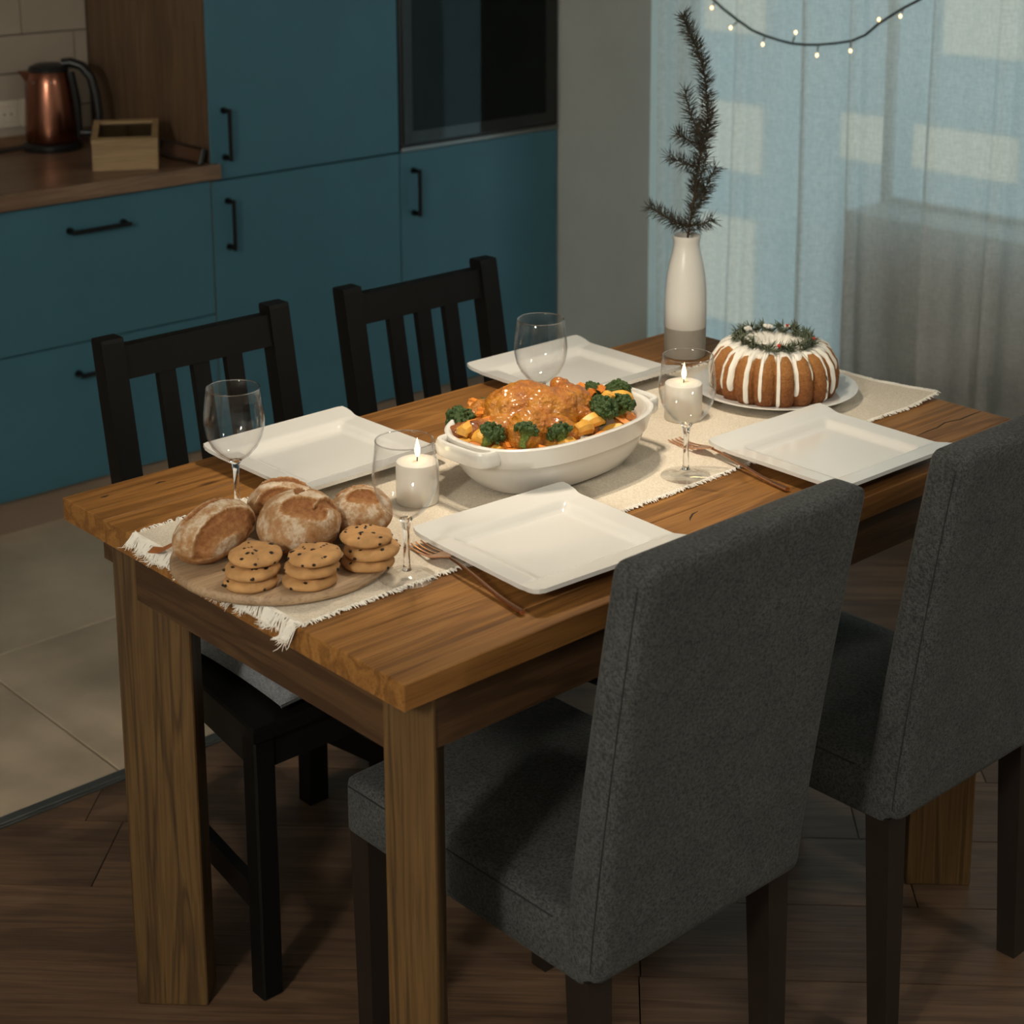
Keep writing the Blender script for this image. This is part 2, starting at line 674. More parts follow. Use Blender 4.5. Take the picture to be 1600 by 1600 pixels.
R2 = math.sqrt(0.5)
PLEN = 1.29
for row in range(-14, 14):
    u0 = U0 + row * PW
    rs = random.Random(row * 7 + 3)
    s = -5.2 + rs.random() * PLEN
    while s < 5.2:
        poly = []
        for (uu, ss) in ((u0 + 0.0012, s + 0.001), (u0 + 0.0012, s + PLEN - 0.001), (u0 + PW - 0.0012, s + PLEN - 0.001), (u0 + PW - 0.0012, s + 0.001)):
            poly.append(((uu + ss) * R2, (uu - ss) * R2))
        for nx, ny, d in ((1, 0, RX), (-1, 0, -X0), (0, 1, YE), (0, -1, -Y0)):
            poly = clip(poly, nx, ny, d)
            if not poly:
                break
        if poly and len(poly) >= 3:
            cx, cy = sum(p[0] for p in poly) / len(poly), sum(p[1] for p in poly) / len(poly)
            # keep what the view can reach around the table
            if cx > -1.6 and cy > -1.6:
                loc = [((p[0] - cx) * R2 - (p[1] - cy) * R2, (p[0] - cx) * R2 + (p[1] - cy) * R2) for p in poly]
                area = 0.5 * abs(sum(loc[i][0] * loc[(i + 1) % len(loc)][1] - loc[(i + 1) % len(loc)][0] * loc[i][1] for i in range(len(loc))))
                if area > 0.0004:
                    if sum(loc[i][0] * loc[(i + 1) % len(loc)][1] - loc[(i + 1) % len(loc)][0] * loc[i][1] for i in range(len(loc))) < 0:
                        loc = loc[::-1]
                    n = len(loc)
                    ins = loc
                    m = MB().loft([[Vector((x, y, -0.0115)) for x, y in loc], [Vector((x, y, -0.001)) for x, y in loc], [Vector((x, y, 0.0)) for x, y in ins]], cap0=False)
                    m.build('plank', M_floor, floor, smooth=False, loc=(cx, cy, 0), rot=(0, 0, -PI / 4))
        s += PLEN
# the far rest of the laminate, beyond the view
m = MB().box((X0, Y0, -0.0115), (-1.0, YE, -0.004))
m.box((-1.0, Y0, -0.0115), (RX, -1.0, -0.004))
m.build('plank', M_floor, floor, smooth=False)['kind'] = 'stuff'
# kitchen tiles
tile_me = {}
for j, (ya, yb) in enumerate(((1.248, 1.815), (1.819, 2.40), (2.404, 2.95))):
    x = 0.34 - 6 * 0.6
    while x < RX:
        xa, xb = max(x + 0.002, X0), min(x + 0.598, RX)
        if xb - xa > 0.02:
            key = (round(xb - xa, 3), round(yb - ya, 3))
            if key not in tile_me:
                w, h = key
                tile_me[key] = MB().box((-w / 2, -h / 2, -0.011), (w / 2, h / 2, 0.0), 0.0012).mesh('tile', M_tile_floor, False)
            o = bpy.data.objects.new('tile', tile_me[key])
            COL.objects.link(o)
            o.parent = floor
            o.location = ((xa + xb) / 2, (ya + yb) / 2, 0)
        x += 0.6
m = MB()
for ya, yb, z in ((YE + 0.001, 1.222, 0.003), (1.222, 1.238, 0.005), (1.238, 1.246, 0.003)):
    m.box((X0, ya, -0.011), (RX, yb, z), 0.0008)
tag(m.build('trim_1', M_strip, smooth=False), kind='structure')

m = MB().box((X0, KY, 0), (RX + 0.2, KY + 0.12, H))
wall_back = tag(m.build('wall_back', M_grout, smooth=False), kind='structure')
tile_me = {}
for j in range(-1, 7):
    z0 = 0.811 + j * 0.1
    if z0 < 0.70:
        continue
    x = 1.096 - 0.296 * 4 - (0.148 if j % 2 == 0 else 0.0)
    while x < 1.283:
        xa, xb = max(x, -0.3) + 0.0016, min(x + 0.296, 1.283) - 0.0016
        if xb - xa > 0.01:
            key = round(xb - xa, 3)
            if key not in tile_me:
                tile_me[key] = MB().box((-key / 2, 0, 0.0016), (key / 2, 0.006, 0.0984), 0.0012).mesh('tile', M_tile_wall, False)
            o = bpy.data.objects.new('tile', tile_me[key])
            COL.objects.link(o)
            o.parent = wall_back
            o.location = ((xa + xb) / 2, KY - 0.007, z0)
        x += 0.296
# window wall with a balcony door and a window
DY0, DY1, WY0, SILL, HEAD = 1.33, 2.005, -0.55, 0.69, 2.15
m = MB().box((RX, DY1, 0), (RX + 0.2, KY, H))
m.box((RX, WY0, HEAD), (RX + 0.2, DY1, H))
m.box((RX, Y0, 0), (RX + 0.2, WY0, H))
m.box((RX, WY0, 0), (RX + 0.2, DY0, SILL))
tag(m.build('wall_right', M_wall, smooth=False), kind='structure')
m = MB().box((X0 - 0.1, Y0, 0), (X0, KY, H))
tag(m.build('wall_left', M_wall, smooth=False), kind='structure')
m = MB().box((X0, Y0 - 0.1, 0), (RX + 0.2, Y0, H))
tag(m.build('wall_front', M_wall, smooth=False), kind='structure')
m = MB().box((X0, Y0, H), (RX + 0.2, KY + 0.12, H + 0.1))
tag(m.build('ceiling', M_ceil, smooth=False), kind='structure')
FX0, FX1, FW = RX + 0.16, RX + 0.185, 0.014


def frame_rect(m, ya, yb, za, zb, w):
    m.box((FX0, ya, za), (FX1, ya + w, zb), 0.004)
    m.box((FX0, yb - w, za), (FX1, yb, zb), 0.004)
    m.box((FX0, ya + w, za), (FX1, yb - w, za + w), 0.004)
    m.box((FX0, ya + w, zb - w), (FX1, yb - w, zb), 0.004)


def opening(name, rects):
    m = MB()
    for r in rects:
        frame_rect(m, *r, FW)
    o = tag(m.build(name, M_frame, smooth=False), kind='structure')
    for ya, yb, za, zb in rects:
        MB().box((FX0 + 0.025, ya + FW, za + FW), (FX0 + 0.031, yb - FW, zb - FW)).build('pane', M_pane, o, smooth=False)
    return o


opening('door_1', [(DY0, DY1, 0.0, HEAD)])
opening('window_1', [(0.40, DY0, SILL, HEAD), (WY0, 0.40, SILL, HEAD)])
m = MB().box((RX - 0.004, WY0, SILL - 0.02), (RX + 0.15, DY0, SILL + 0.001), 0.002)
tag(m.build('window_sill', M_frame, smooth=False), kind='structure')

# neighbouring building seen through the sheer curtain
bld = thing('apartment_building', 'pale apartment block with lit windows beyond the sheer curtain', 'building', (14, 9, -9))
M_fac = plain('pale_blue_render', (0.50, 0.58, 0.60), 0.9, var=0.03)
M_lit = emit('lit_window', (0.82, 0.74, 0.58), 0.82)
M_lit.node_tree.nodes['Principled BSDF'].inputs['Base Color'].default_value = (0.3, 0.3, 0.26, 1)
MB().box((14, -14, -9), (16, 34, 14)).build('wall', M_fac, bld, world=True, smooth=False)
win = [(11.20, 12.05, -0.55, 0.45), (7.98, 8.88, -0.54, 0.45), (11.20, 12.36, -2.10, -1.34), (9.47, 10.10, -1.76, -1.28), (7.98, 9.18, -1.74, -1.30), (11.27, 12.04, -3.87, -2.65)]
for k in range(1, 4):
    for (a, c, e, f) in win[3:5]:
        win.append((a - 4.6 * k, c - 4.6 * k, e, f))
for a, c, e, f in win:
    MB().box((13.96, a, e), (14.02, c, f)).build('window', M_lit, bld, world=True, smooth=False)

# ------------------------------------------------------------------ kitchen
DF = 2.37    # door fronts
BODY = DF + 0.019


def bow_handle(parent, p, along, length):
    """black bow handle; p is one end on the front plane, grip stands off towards -y"""
    p = Vector(p)
    d = Vector(along)
    m = MB()
    for e in (p, p + d * length):
        m.tube([e + Vector((0, 0.0005, 0)), e + Vector((0, -0.006, 0))], 0.0085, 12)
        m.tube([e + Vector((0, -0.004, 0)), e + Vector((0, -0.028, 0))], 0.006, 10)
    g = Vector((0, -0.028, 0))
    m.tube([p + g - d * 0.006, p + g, p + g + d * length * 0.5, p + g + d * length, p + g + d * (length + 0.006)], 0.0055, 10)
    return m.build('handle', M_black_metal, parent, world=True)


def front(name, par, a, b):
    return MB().box((a[0], DF, a[1]), (b[0], DF + 0.018, b[1]), 0.0012).build(name, M_blue, par, world=True, smooth=False)


def base_unit(x0, x1, label):
    t = thing('base_cabinet', label, 'cabinet', ((x0 + x1) / 2, 2.66, 0), group='blue base cabinets')
    MB().box((x0 + 0.001, BODY, 0.085), (x1 - 0.001, KY - 0.008, 0.782)).build('body', M_carcass, t, world=True, smooth=False)
    MB().box((x0, DF + 0.025, 0.0), (x1, DF + 0.041, 0.084)).build('plinth', M_plinth, t, world=True, smooth=False)
    for za, zb, hz in ((0.089, 0.4345, 0.362), (0.4375, 0.779, 0.711)):
        d = front('drawer', t, (x0 + 0.002, za), (x1 - 0.002, zb))
        bow_handle(d, ((x0 + x1) / 2 - 0.071, DF, hz), (1, 0, 0), 0.142)
    return t


base_unit(0.645, 1.288, 'petrol blue two-drawer base cabinet under the worktop beside the tall cupboard')
base_unit(0.002, 0.643, 'petrol blue two-drawer base cabinet at the far end of the worktop')


def tall_unit(x0, x1, label, lower_hx, oven=False):
    t = thing('tall_cabinet', label, 'cabinet', ((x0 + x1) / 2, 2.66, 0), group='tall blue kitchen cabinets')
    if not oven:
        MB().box((x0 + 0.018, BODY, 0.085), (x1 - 0.0005, KY - 0.002, 2.2)).build('body', M_carcass, t, world=True, smooth=False)
        MB().box((x0, DF + 0.004, 0.0), (x0 + 0.017, KY - 0.0005, 2.2)).build('side_panel', M_panel, t, world=True, smooth=False)
    else:
        MB().box((x0 + 0.0005, BODY, 0.085), (x1, KY - 0.002, 0.772)).build('body', M_carcass, t, world=True, smooth=False)
        MB().box((x0 + 0.0005, BODY, 1.384), (x1, KY - 0.002, 2.2)).build('body', M_carcass, t, world=True, smooth=False)
        MB().box((x1 - 0.004, BODY, 0.772), (x1, KY - 0.002, 1.384)).build('side_panel', M_carcass, t, world=True, smooth=False)
    MB().box((x0, DF + 0.025, 0.0), (x1, DF + 0.041, 0.084)).build('plinth', M_plinth, t, world=True, smooth=False)
    d = front('door', t, (x0 + 0.0022, 0.089), (x1 - 0.0015, 0.7735))
    bow_handle(d, (lower_hx, DF, 0.603), (0, 0, 1), 0.118)
    if not oven:
        d = front('door', t, (x0 + 0.0022, 0.7775), (x1 - 0.0015, 2.19))
        bow_handle(d, (lower_hx - 0.002, DF, 0.832), (0, 0, 1), 0.118)
    else:
        front('door', t, (x0 + 0.0022, 1.386), (x1 - 0.0015, 2.19))
    return t


tall_unit(1.288, 1.886, 'tall petrol blue cupboard with oak side panel next to the worktop', 1.334)
tall_unit(1.886, 2.474, 'tall petrol blue cupboard housing the black oven beside the grey wall', 1.932, True)
t = thing('built_in_oven', 'black glass built-in oven above a blue door', 'oven', (2.18, 2.66, 0.774))
MB().box((1.892, BODY + 0.002, 0.776), (2.468, KY - 0.06, 1.381)).build('body', M_kblack, t, world=True, smooth=False)
d = MB().box((1.889, DF - 0.004, 0.790), (2.471, BODY + 0.001, 1.30), 0.002).build('door', M_kblack, t, world=True, smooth=False)
MB().box((1.896, DF - 0.0075, 0.797), (2.464, DF - 0.0042, 1.292), 0.001).build('glass_panel', M_ovenglass, d, world=True, smooth=False)
MB().box((1.93, DF - 0.0095, 0.83), (2.42, DF - 0.0076, 1.21), 0.0005).build('viewing_window', thin_glass('oven_window', (0.5, 0.55, 0.55), 0.02, 1.2), d, world=True, smooth=False)
m = MB().tube([(1.96, DF - 0.045, 1.255), (2.40, DF - 0.045, 1.255)], 0.009, 12)
for x in (1.99, 2.37):
    m.box((x - 0.006, DF - 0.045, 1.249), (x + 0.006, DF - 0.006, 1.261))
m.build('handle', M_steel, d, world=True)
MB().box((1.889, DF - 0.006, 0.7755), (2.471, BODY + 0.001, 0.7885), 0.002).build('trim', M_steel, t, world=True, smooth=False)
MB().box((1.889, DF - 0.004, 1.303), (2.471, BODY + 0.001, 1.381), 0.002).build('control_panel', M_ovenglass, t, world=True, smooth=False)

wt = MB().box((-0.02, DF - 0.022, 0.7835), (1.3065, DF - 0.0005, 0.8215), 0.003, 2)
wt.box((-0.02, DF - 0.0005, 0.7835), (1.2875, KY - 0.008, 0.8215), 0.001)
wt = tag(wt.build('worktop', M_worktop, smooth=False), 'long oak-look kitchen worktop above the blue drawers', 'worktop')
m = MB().box((-0.02, KY - 0.030, 0.8217), (1.287, KY - 0.009, 0.850), 0.004)
m.build('upstand', M_worktop, wt, smooth=False)

# kettle
k = thing('electric_kettle', 'copper electric kettle with black handle on the worktop', 'kettle', (1.108, 2.835, 0.822))
MB().lathe([(0.074, 0), (0.076, 0.004), (0.076, 0.014), (0.070, 0.019)], 40).build('base', M_kblack, k)
MB().lathe([(0.064, 0.0195), (0.067, 0.024), (0.067, 0.06), (0.064, 0.12), (0.058, 0.17), (0.053, 0.198), (0.050, 0.203)], 40).build('body', M_kettle, k)
MB().lathe([(0.0505, 0.2035), (0.051, 0.209), (0.046, 0.217), (0.03, 0.223), (0.012, 0.2245)], 40).build('lid', M_kblack, k)
hd = Vector((0.78, -0.62, 0)).normalized()
pts = [(0.035, 0.222), (0.058, 0.224), (0.085, 0.214), (0.107, 0.185), (0.117, 0.14), (0.122, 0.09), (0.119, 0.052), (0.105, 0.04), (0.07, 0.042)]
MB().tube([hd * a + Vector((0, 0, z)) for a, z in pts], [0.012, 0.0125, 0.0125, 0.012, 0.012, 0.0115, 0.0105, 0.01, 0.009], 12).build('handle', M_kblack, k)
MB().tube([hd * 0.052 + Vector((0, 0, 0.2)), hd * 0.064 + Vector((0, 0, 0.12)), hd * 0.067 + Vector((0, 0, 0.03))], [0.014, 0.014, 0.012], 10).build('handle_spine', M_kblack, k)
MB().loft([[-hd * 0.046 + Vector((-0.012, -0.014, 0.165)), -hd * 0.046 + Vector((0.012, 0.014, 0.165)), -hd * 0.075 + Vector((0, 0, 0.197))],
           [-hd * 0.040 + Vector((-0.018, -0.022, 0.204)), -hd * 0.040 + Vector((0.018, 0.022, 0.204)), -hd * 0.078 + Vector((0, 0, 0.203))]]).build('spout', M_kettle, k)
for a in (0.35, -0.5):
    dv = Vector((math.cos(-2.3 + a), math.sin(-2.3 + a), 0))
    MB().tube([dv * 0.055 + Vector((0, 0, 0.178)), dv * 0.0585 + Vector((0, 0, 0.179))], 0.003, 10).build('rivet', M_steel, k)
m = MB().tube([(1.04, 2.85, 0.830), (0.98, 2.86, 0.827), (0.90, 2.83, 0.827), (0.80, 2.85, 0.827), (0.74, 2.90, 0.835), (0.73, 2.935, 0.87)], 0.0045, 8)
tag(recenter(m.build('power_cable', M_kblack)), 'black power cable running over the worktop to the kettle base', 'cable')
# wooden tea box with a glass lid
bx = thing('tea_box', 'pale wooden tea box with glazed lid in front of the kettle', 'box', (1.123, 2.487, 0.822), math.radians(-33))
def wedge(x0, x1, y0, y1, z0, f):
    """upright board between y0 and y1 whose top follows the sloping lid"""
    r1 = [Vector((x0, y0, z0)), Vector((x1, y0, z0)), Vector((x1, y1, z0)), Vector((x0, y1, z0))]
    r2 = [Vector((x0, y0, f(y0))), Vector((x1, y0, f(y0))), Vector((x1, y1, f(y1))), Vector((x0, y1, f(y1)))]
    return [r1, r2]


def lid_z(y):
    return 0.066 + (y + 0.06) * 0.24


m = MB().box((-0.078, -0.06, 0), (0.078, 0.06, 0.006))
for x0, x1, y0, y1 in ((-0.078, 0.078, -0.06, -0.053), (-0.078, 0.078, 0.053, 0.06), (-0.078, -0.071, -0.0528, 0.0528), (0.071, 0.078, -0.0528, 0.0528), (-0.003, 0.003, -0.0528, 0.0528)):
    m.loft(wedge(x0, x1, y0, y1, 0.0062, lid_z))
m.build('box_body', M_bamboo, bx, smooth=False)
m = MB()
for x0, x1, y0, y1 in ((-0.079, 0.079, -0.061, -0.047), (-0.079, 0.079, 0.047, 0.061), (-0.079, -0.064, -0.0468, 0.0468), (0.064, 0.079, -0.0468, 0.0468)):
    r1 = [Vector((x, y, lid_z(y) + 0.0005)) for x, y in ((x0, y0), (x1, y0), (x1, y1), (x0, y1))]
    m.loft([r1, [p + Vector((0, 0, 0.010)) for p in r1]])
ld = m.build('lid', M_bamboo, bx, smooth=False)
r1 = [Vector((x, y, lid_z(y) + 0.004)) for x, y in ((-0.064, -0.047), (0.064, -0.047), (0.064, 0.047), (-0.064, 0.047))]
MB().loft([r1, [p + Vector((0, 0, 0.002)) for p in r1]]).build('pane', thin_glass('box_glass', (0.6, 0.6, 0.58), 0.02, 1.5), ld, smooth=False)
for x, c in ((-0.035, (0.16, 0.13, 0.09)), (0.035, (0.22, 0.12, 0.08))):
    MB().box((x - 0.028, -0.045, 0.0064), (x + 0.028, 0.045, 0.055), 0.003).build('tea_sachets', plain('tea_paper_%d' % (x > 0), c, 0.8, var=0.4, vscale=90), bx, smooth=False)
# low tray leaning by the oak panel
tr = thing('serving_tray', 'narrow brown tray with dark rim standing against the oak panel', 'tray', (1.255, 2.46, 0.822))
tilt = Matrix.Rotation(math.radians(18), 3, 'Y')
m = MB()
for za, zb, ya, yb in ((0.0, 0.005, -0.1, 0.1), (0.036, 0.041, -0.1, 0.1), (0.005, 0.036, -0.1, -0.094), (0.005, 0.036, 0.094, 0.1)):
    m.box((-0.006, ya, za), (0.006, yb, zb), 0.001)
m.xf(lambda p: tilt @ p).xf(lambda p: p + Vector((0, 0, 0.002))).build('rim', M_kblack, tr, smooth=False)
m = MB().box((0.0, -0.094, 0.005), (0.004, 0.094, 0.036))
m.xf(lambda p: tilt @ p).xf(lambda p: p + Vector((0, 0, 0.002))).build('panel', plain('brown_tray_panel', (0.11, 0.055, 0.03), 0.5, var=0.15), tr, smooth=False)
# wall sockets
for x, lb in ((1.036, 'round white wall socket above the power cable'), (1.106, 'round white wall socket half hidden by the kettle')):
    s = thing('wall_socket', lb, 'socket', (x, KY - 0.007, 0.908), group='kitchen wall sockets')
    MB().box((-0.0345, -0.009, -0.036), (0.0345, -0.0002, 0.036), 0.003, 2).build('cover_plate', M_white_pl, s, smooth=False)
    rt = Matrix.Rotation(PI / 2, 3, 'X')
    MB().lathe([(0.0225, 0.009), (0.0225, 0.0125), (0.0205, 0.0125), (0.019, 0.0105), (0.0005, 0.0105)], 28).xf(lambda p: rt @ p).build('insert', M_white_pl, s)
    m = MB()
    for dx in (-0.0095, 0.0095):
        m.lathe([(0.0026, 0.0106), (0.0026, 0.0112)], 10, (dx, 0, 0))
    m.xf(lambda p: rt @ p).build('contact_holes', M_kblack, s)

# ------------------------------------------------------------------ curtain and string lights
cy0, cy1 = 1.905, -0.45
ny, nz = 900, 10


def fold(y):
    v = 0.016 * math.sin(y * 31 + 0.6 * math.sin(y * 9)) + 0.008 * math.sin(y * 67 + 1.3) + 0.010 * math.sin(y * 13 + 2)
    for i in range(13):
        yi = 1.79 - 0.19 * i + 0.018 * math.sin(i * 2.7)
        v -= 0.034 * math.exp(-((y - yi) / 0.013) ** 2)
    return v


m = MB()
rows = []
for j in range(nz + 1):
    z = 0.015 + (2.52 - 0.015) * j / nz
    amp = 1.0 - 0.35 * (j / nz)
    rows.append([Vector((RX - 0.09 + fold(cy0 + (cy1 - cy0) * i / ny) * amp, cy0 + (cy1 - cy0) * i / ny + 0.01 * math.sin(z * 1.7 + i * 0.02), z)) for i in range(ny + 1)])
m.loft(rows, closed=False, cap0=False, cap1=False)
cur = tag(m.build('curtain', sheer('sheer_pale_voile'), angle=180), 'sheer pale floor-length curtain hanging across the window', 'curtain')
m = MB().tube([(RX - 0.09, -0.65, 2.545), (RX - 0.09, 2.1, 2.545)], 0.012, 12)
rod = tag(recenter(m.build('curtain_rod', M_steel)), 'straight metal rod carrying the sheer curtain', 'curtain rod')

sl = thing('string_lights', 'sagging string of small warm fairy lights in front of the curtain', 'string lights', (RX - 0.15, 1.31, 1.1))
SXP = RX - 0.15
cpts = [(2.05, 1.62), (1.90, 1.46), (1.78, 1.34), (1.70, 1.26), (1.655, 1.208), (1.62, 1.186), (1.569, 1.160), (1.52, 1.139), (1.479, 1.128), (1.43, 1.120), (1.393, 1.116), (1.35, 1.117), (1.313, 1.120), (1.26, 1.128), (1.217, 1.137), (1.18, 1.153), (1.142, 1.183), (1.10, 1.208), (1.073, 1.224), (1.025, 1.248), (0.93, 1.31), (0.80, 1.40), (0.60, 1.55), (0.4, 1.68)]
rr = random.Random(2)
cp = [Vector((SXP + rr.uniform(-.003, .003), y, z)) for y, z in cpts]
MB().tube(cp, 0.0032, 6).build('wire', plain('dark_green_wire', (0.035, 0.04, 0.038), 0.6), sl, world=True)
M_bulb = emit('warm_led', (1.0, 0.62, 0.27), 4.5)
M_cap = plain('bulb_cap', (0.25, 0.24, 0.2), 0.4)
for i, (y, z, dy, dz) in enumerate(((1.78, 1.34, 0.01, -0.02), (1.645, 1.200, 0.004, -0.012), (1.566, 1.158, 0.018, -0.016), (1.479, 1.128, 0.002, -0.018), (1.393, 1.116, -0.012, 0.026), (1.313, 1.120, 0, -0.022), (1.217, 1.137, -0.002, -0.02), (1.142, 1.183, -0.004, 0.008), (1.073, 1.224, 0.004, -0.016), (0.93, 1.31, 0.0, -0.02), (0.80, 1.40, 0, -0.02))):
    p = Vector((SXP, y, z))
    d = Vector((-0.004, dy, dz))
    e = d.normalized()
    bo = MB().tube([p, p + d * 0.7], 0.0022, 6).build('bulb_socket', M_cap, sl, world=True)
    MB().ell(p + d + e * 0.003, (0.0034, 0.0034, 0.0046), 10, 8).build('bulb', M_bulb, bo, world=True)

# ------------------------------------------------------------------ dining table
table = thing('dining_table', 'heavy oiled oak dining table with thick plank top and diagonal legs', 'table', (TL / 2, TW / 2, 0))
ys = [0.0, 0.052, 0.132, 0.222, 0.318, 0.418, 0.520, 0.622, TW]
planks = []
for a, c in zip(ys[:-1], ys[1:]):
    cx, cyy = TL / 2, (a + c) / 2
    pk = MB().box((-TL / 2, -(c - a) / 2 + 0.0002, 0), (TL / 2, (c - a) / 2 - 0.0002, 0.032), 0.0011).build('tabletop_plank', M_oak_x, table, smooth=False, loc=(0, cyy - TW / 2, TOP - 0.032))
    planks.append(pk)
M_crack = plain('dark_wood_crack', (0.018, 0.011, 0.007), 0.9)
for pi, path, w in ((1, ((1.045, .101), (1.075, .1025), (1.100, .102), (1.126, .1075), (1.157, .101), (1.190, .102), (1.215, .101)), 0.0013),
                    (1, ((0.556, .104), (0.563, .110), (0.576, .1175), (0.588, .119)), 0.0014),
                    (7, ((0.037, .6955), (0.043, .695), (0.050, .696)), 0.0020), (7, ((0.118, .690), (0.126, .6925), (0.134, .690)), 0.0018)):
    lo, hi = [], []
    for i, (x, y) in enumerate(path):
        k = w * (0.25 if i in (0, len(path) - 1) else 1.0)
        lo.append([Vector((x, y - k, TOP - 0.002)), Vector((x, y + k, TOP - 0.002)), Vector((x, y + k, TOP + 0.0002)), Vector((x, y - k, TOP + 0.0002))])
    MB().loft(lo).build('crack', M_crack, planks[pi], world=True, smooth=False)
SL, LD, LT = 0.086, 0.1006, 0.056
for (cx, cyy, ang) in ((0.064, 0.064, 45), (SL, TW - SL, -45), (TL - SL, SL, -45), (TL - SL, TW - SL, 45)):
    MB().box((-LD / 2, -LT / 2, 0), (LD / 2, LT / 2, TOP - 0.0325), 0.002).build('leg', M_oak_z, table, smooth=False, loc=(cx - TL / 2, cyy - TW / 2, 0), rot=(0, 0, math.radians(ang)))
zA = 0.652
for xa in (0.012, TL - 0.034):
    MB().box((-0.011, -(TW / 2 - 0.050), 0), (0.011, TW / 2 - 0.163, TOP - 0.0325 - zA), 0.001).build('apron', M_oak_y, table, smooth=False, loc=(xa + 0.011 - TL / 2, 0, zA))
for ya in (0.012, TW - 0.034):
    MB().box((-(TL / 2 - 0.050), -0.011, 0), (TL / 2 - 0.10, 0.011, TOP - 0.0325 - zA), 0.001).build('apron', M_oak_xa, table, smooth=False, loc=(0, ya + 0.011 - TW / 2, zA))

# ------------------------------------------------------------------ black slat-back chairs
def black_chair(label, x, y):
    t = thing('dining_chair', label, 'chair', (x, y, 0), group='black slat-back chairs')
    mt = M_blackwood
    for s in (-1, 1):
        xo, xi = s * 0.2215, s * 0.187
        MB().box((min(xo, xi), -0.2, 0), (max(xo, xi), -0.168, 0.404), 0.003).build('leg', mt, t, smooth=False)
        # rear post: leg below, leaning back above the seat
        m = MB()
        xo, xi = s * 0.172, s * 0.134
        a, c = min(xo, xi), max(xo, xi)
        rings = []
        for z, y0, y1 in ((0, 0.182, 0.214), (0.40, 0.176, 0.210), (0.46, 0.180, 0.214), (0.862, 0.252, 0.284), (0.868, 0.254, 0.282)):
            rings.append([Vector((a, y0, z)), Vector((c, y0, z)), Vector((c, y1, z)), Vector((a, y1, z))])
        m.loft(rings).build('back_post', mt, t, smooth=False)
        # side rail and stretcher follow the taper
        for nm, za, zb, th in (('seat_rail', 0.355, 0.4045, 0.018), ('stretcher', 0.125, 0.165, 0.016)):
            ax, bx_ = s * (0.204), s * (0.153)
            r1 = [Vector((ax - th / 2, -0.17, za)), Vector((ax + th / 2, -0.17, za)), Vector((ax + th / 2, -0.17, zb)), Vector((ax - th / 2, -0.17, zb))]
            r2 = [Vector((bx_ - th / 2, 0.183, za)), Vector((bx_ + th / 2, 0.183, za)), Vector((bx_ + th / 2, 0.183, zb)), Vector((bx_ - th / 2, 0.183, zb))]
            MB().loft([r1, r2]).build(nm, mt, t, smooth=False)
    MB().box((-0.186, -0.196, 0.355), (0.186, -0.176, 0.4045), 0.001).build('seat_rail', mt, t, smooth=False)
    MB().box((-0.133, 0.18, 0.355), (0.133, 0.20, 0.4045), 0.001).build('seat_rail', mt, t, smooth=False)
    o = [(-0.226, -0.206), (0.226, -0.206), (0.176, 0.175), (-0.176, 0.175)]
    MB().loft([[Vector((p[0], p[1], 0.405)) for p in o], [Vector((p[0], p[1], 0.421)) for p in o], [Vector((p[0] * .985, p[1] * .985, 0.425)) for p in o]]).build('seat', mt, t, smooth=False)

    def yb(z):
        return 0.180 + (z - 0.46) * (0.072 / 0.402)
    for za, zb, nm in ((0.802, 0.853, 0), (0.50, 0.535, 1)):
        r = []
        for z in (za, zb):
            r.append([Vector((-0.1338, yb(z) + 0.006, z)), Vector((0.1338, yb(z) + 0.006, z)), Vector((0.1338, yb(z) + 0.026, z)), Vector((-0.1338, yb(z) + 0.026, z))])
        MB().loft(r).build('top_rail' if nm == 0 else 'lower_rail', mt, t, smooth=False)
    for xc in (-0.062, 0.0, 0.062):
        r = []
        for z in (0.534, 0.803):
            r.append([Vector((xc - 0.015, yb(z) + 0.009, z)), Vector((xc + 0.015, yb(z) + 0.009, z)), Vector((xc + 0.015, yb(z) + 0.022, z)), Vector((xc - 0.015, yb(z) + 0.022, z))])
        MB().loft(r).build('slat', mt, t, smooth=False)
    return t


black_chair('black wooden slat-back chair holding a grey cushion behind the bread board', 0.386, 0.742)
black_chair('black wooden slat-back chair behind the roast dish, by the blue oven cupboard', 0.842, 0.742)

# pale cushion on the first chair
m = MB()
N_ = 26
top, bot = [], []
for j in range(N_ + 1):
    for i in range(N_ + 1):
        u, v = i / N_ * 2 - 1, j / N_ * 2 - 1
        e = max(0.0, (1 - abs(u) ** 5) * (1 - abs(v) ** 5)) ** 0.45
        sx = 0.178 * u * (1 - 0.045 * (1 - abs(v)) ** 1 * 0)
        pinch = 1 - 0.05 * (1 - v * v) * abs(u) ** 6 - 0.0
        w = noise.noise(Vector((u * 2.3, v * 2.1, 4))) * 0.008
        top.append(Vector((sx * pinch, 0.175 * v * (1 - 0.05 * (1 - u * u) * abs(v) ** 6), 0.012 + 0.036 * e + w * e)))
        bot.append(Vector((sx * pinch, 0.175 * v * (1 - 0.05 * (1 - u * u) * abs(v) ** 6), 0.012 - 0.0095 * e)))
n = N_ + 1
fs = []
for j in range(N_):
    for i in range(N_):
        a = j * n + i
        fs.append((a, a + 1, a + n + 1, a + n))
        fs.append((a + n * n + n, a + n * n + n + 1, a + n * n + 1, a + n * n))
m.add(top + bot, fs)
cu = tag(m.build('seat_cushion', M_cushion, angle=180, loc=(0.392, 0.722, 0.4265)), 'pale grey cushion lying on the seat of a black chair', 'cushion')
bmx = bmesh.new()
bmx.from_mesh(cu.data)
bmesh.ops.remove_doubles(bmx, verts=bmx.verts, dist=0.0004)
bmx.to_mesh(cu.data)
bmx.free()
mp = []
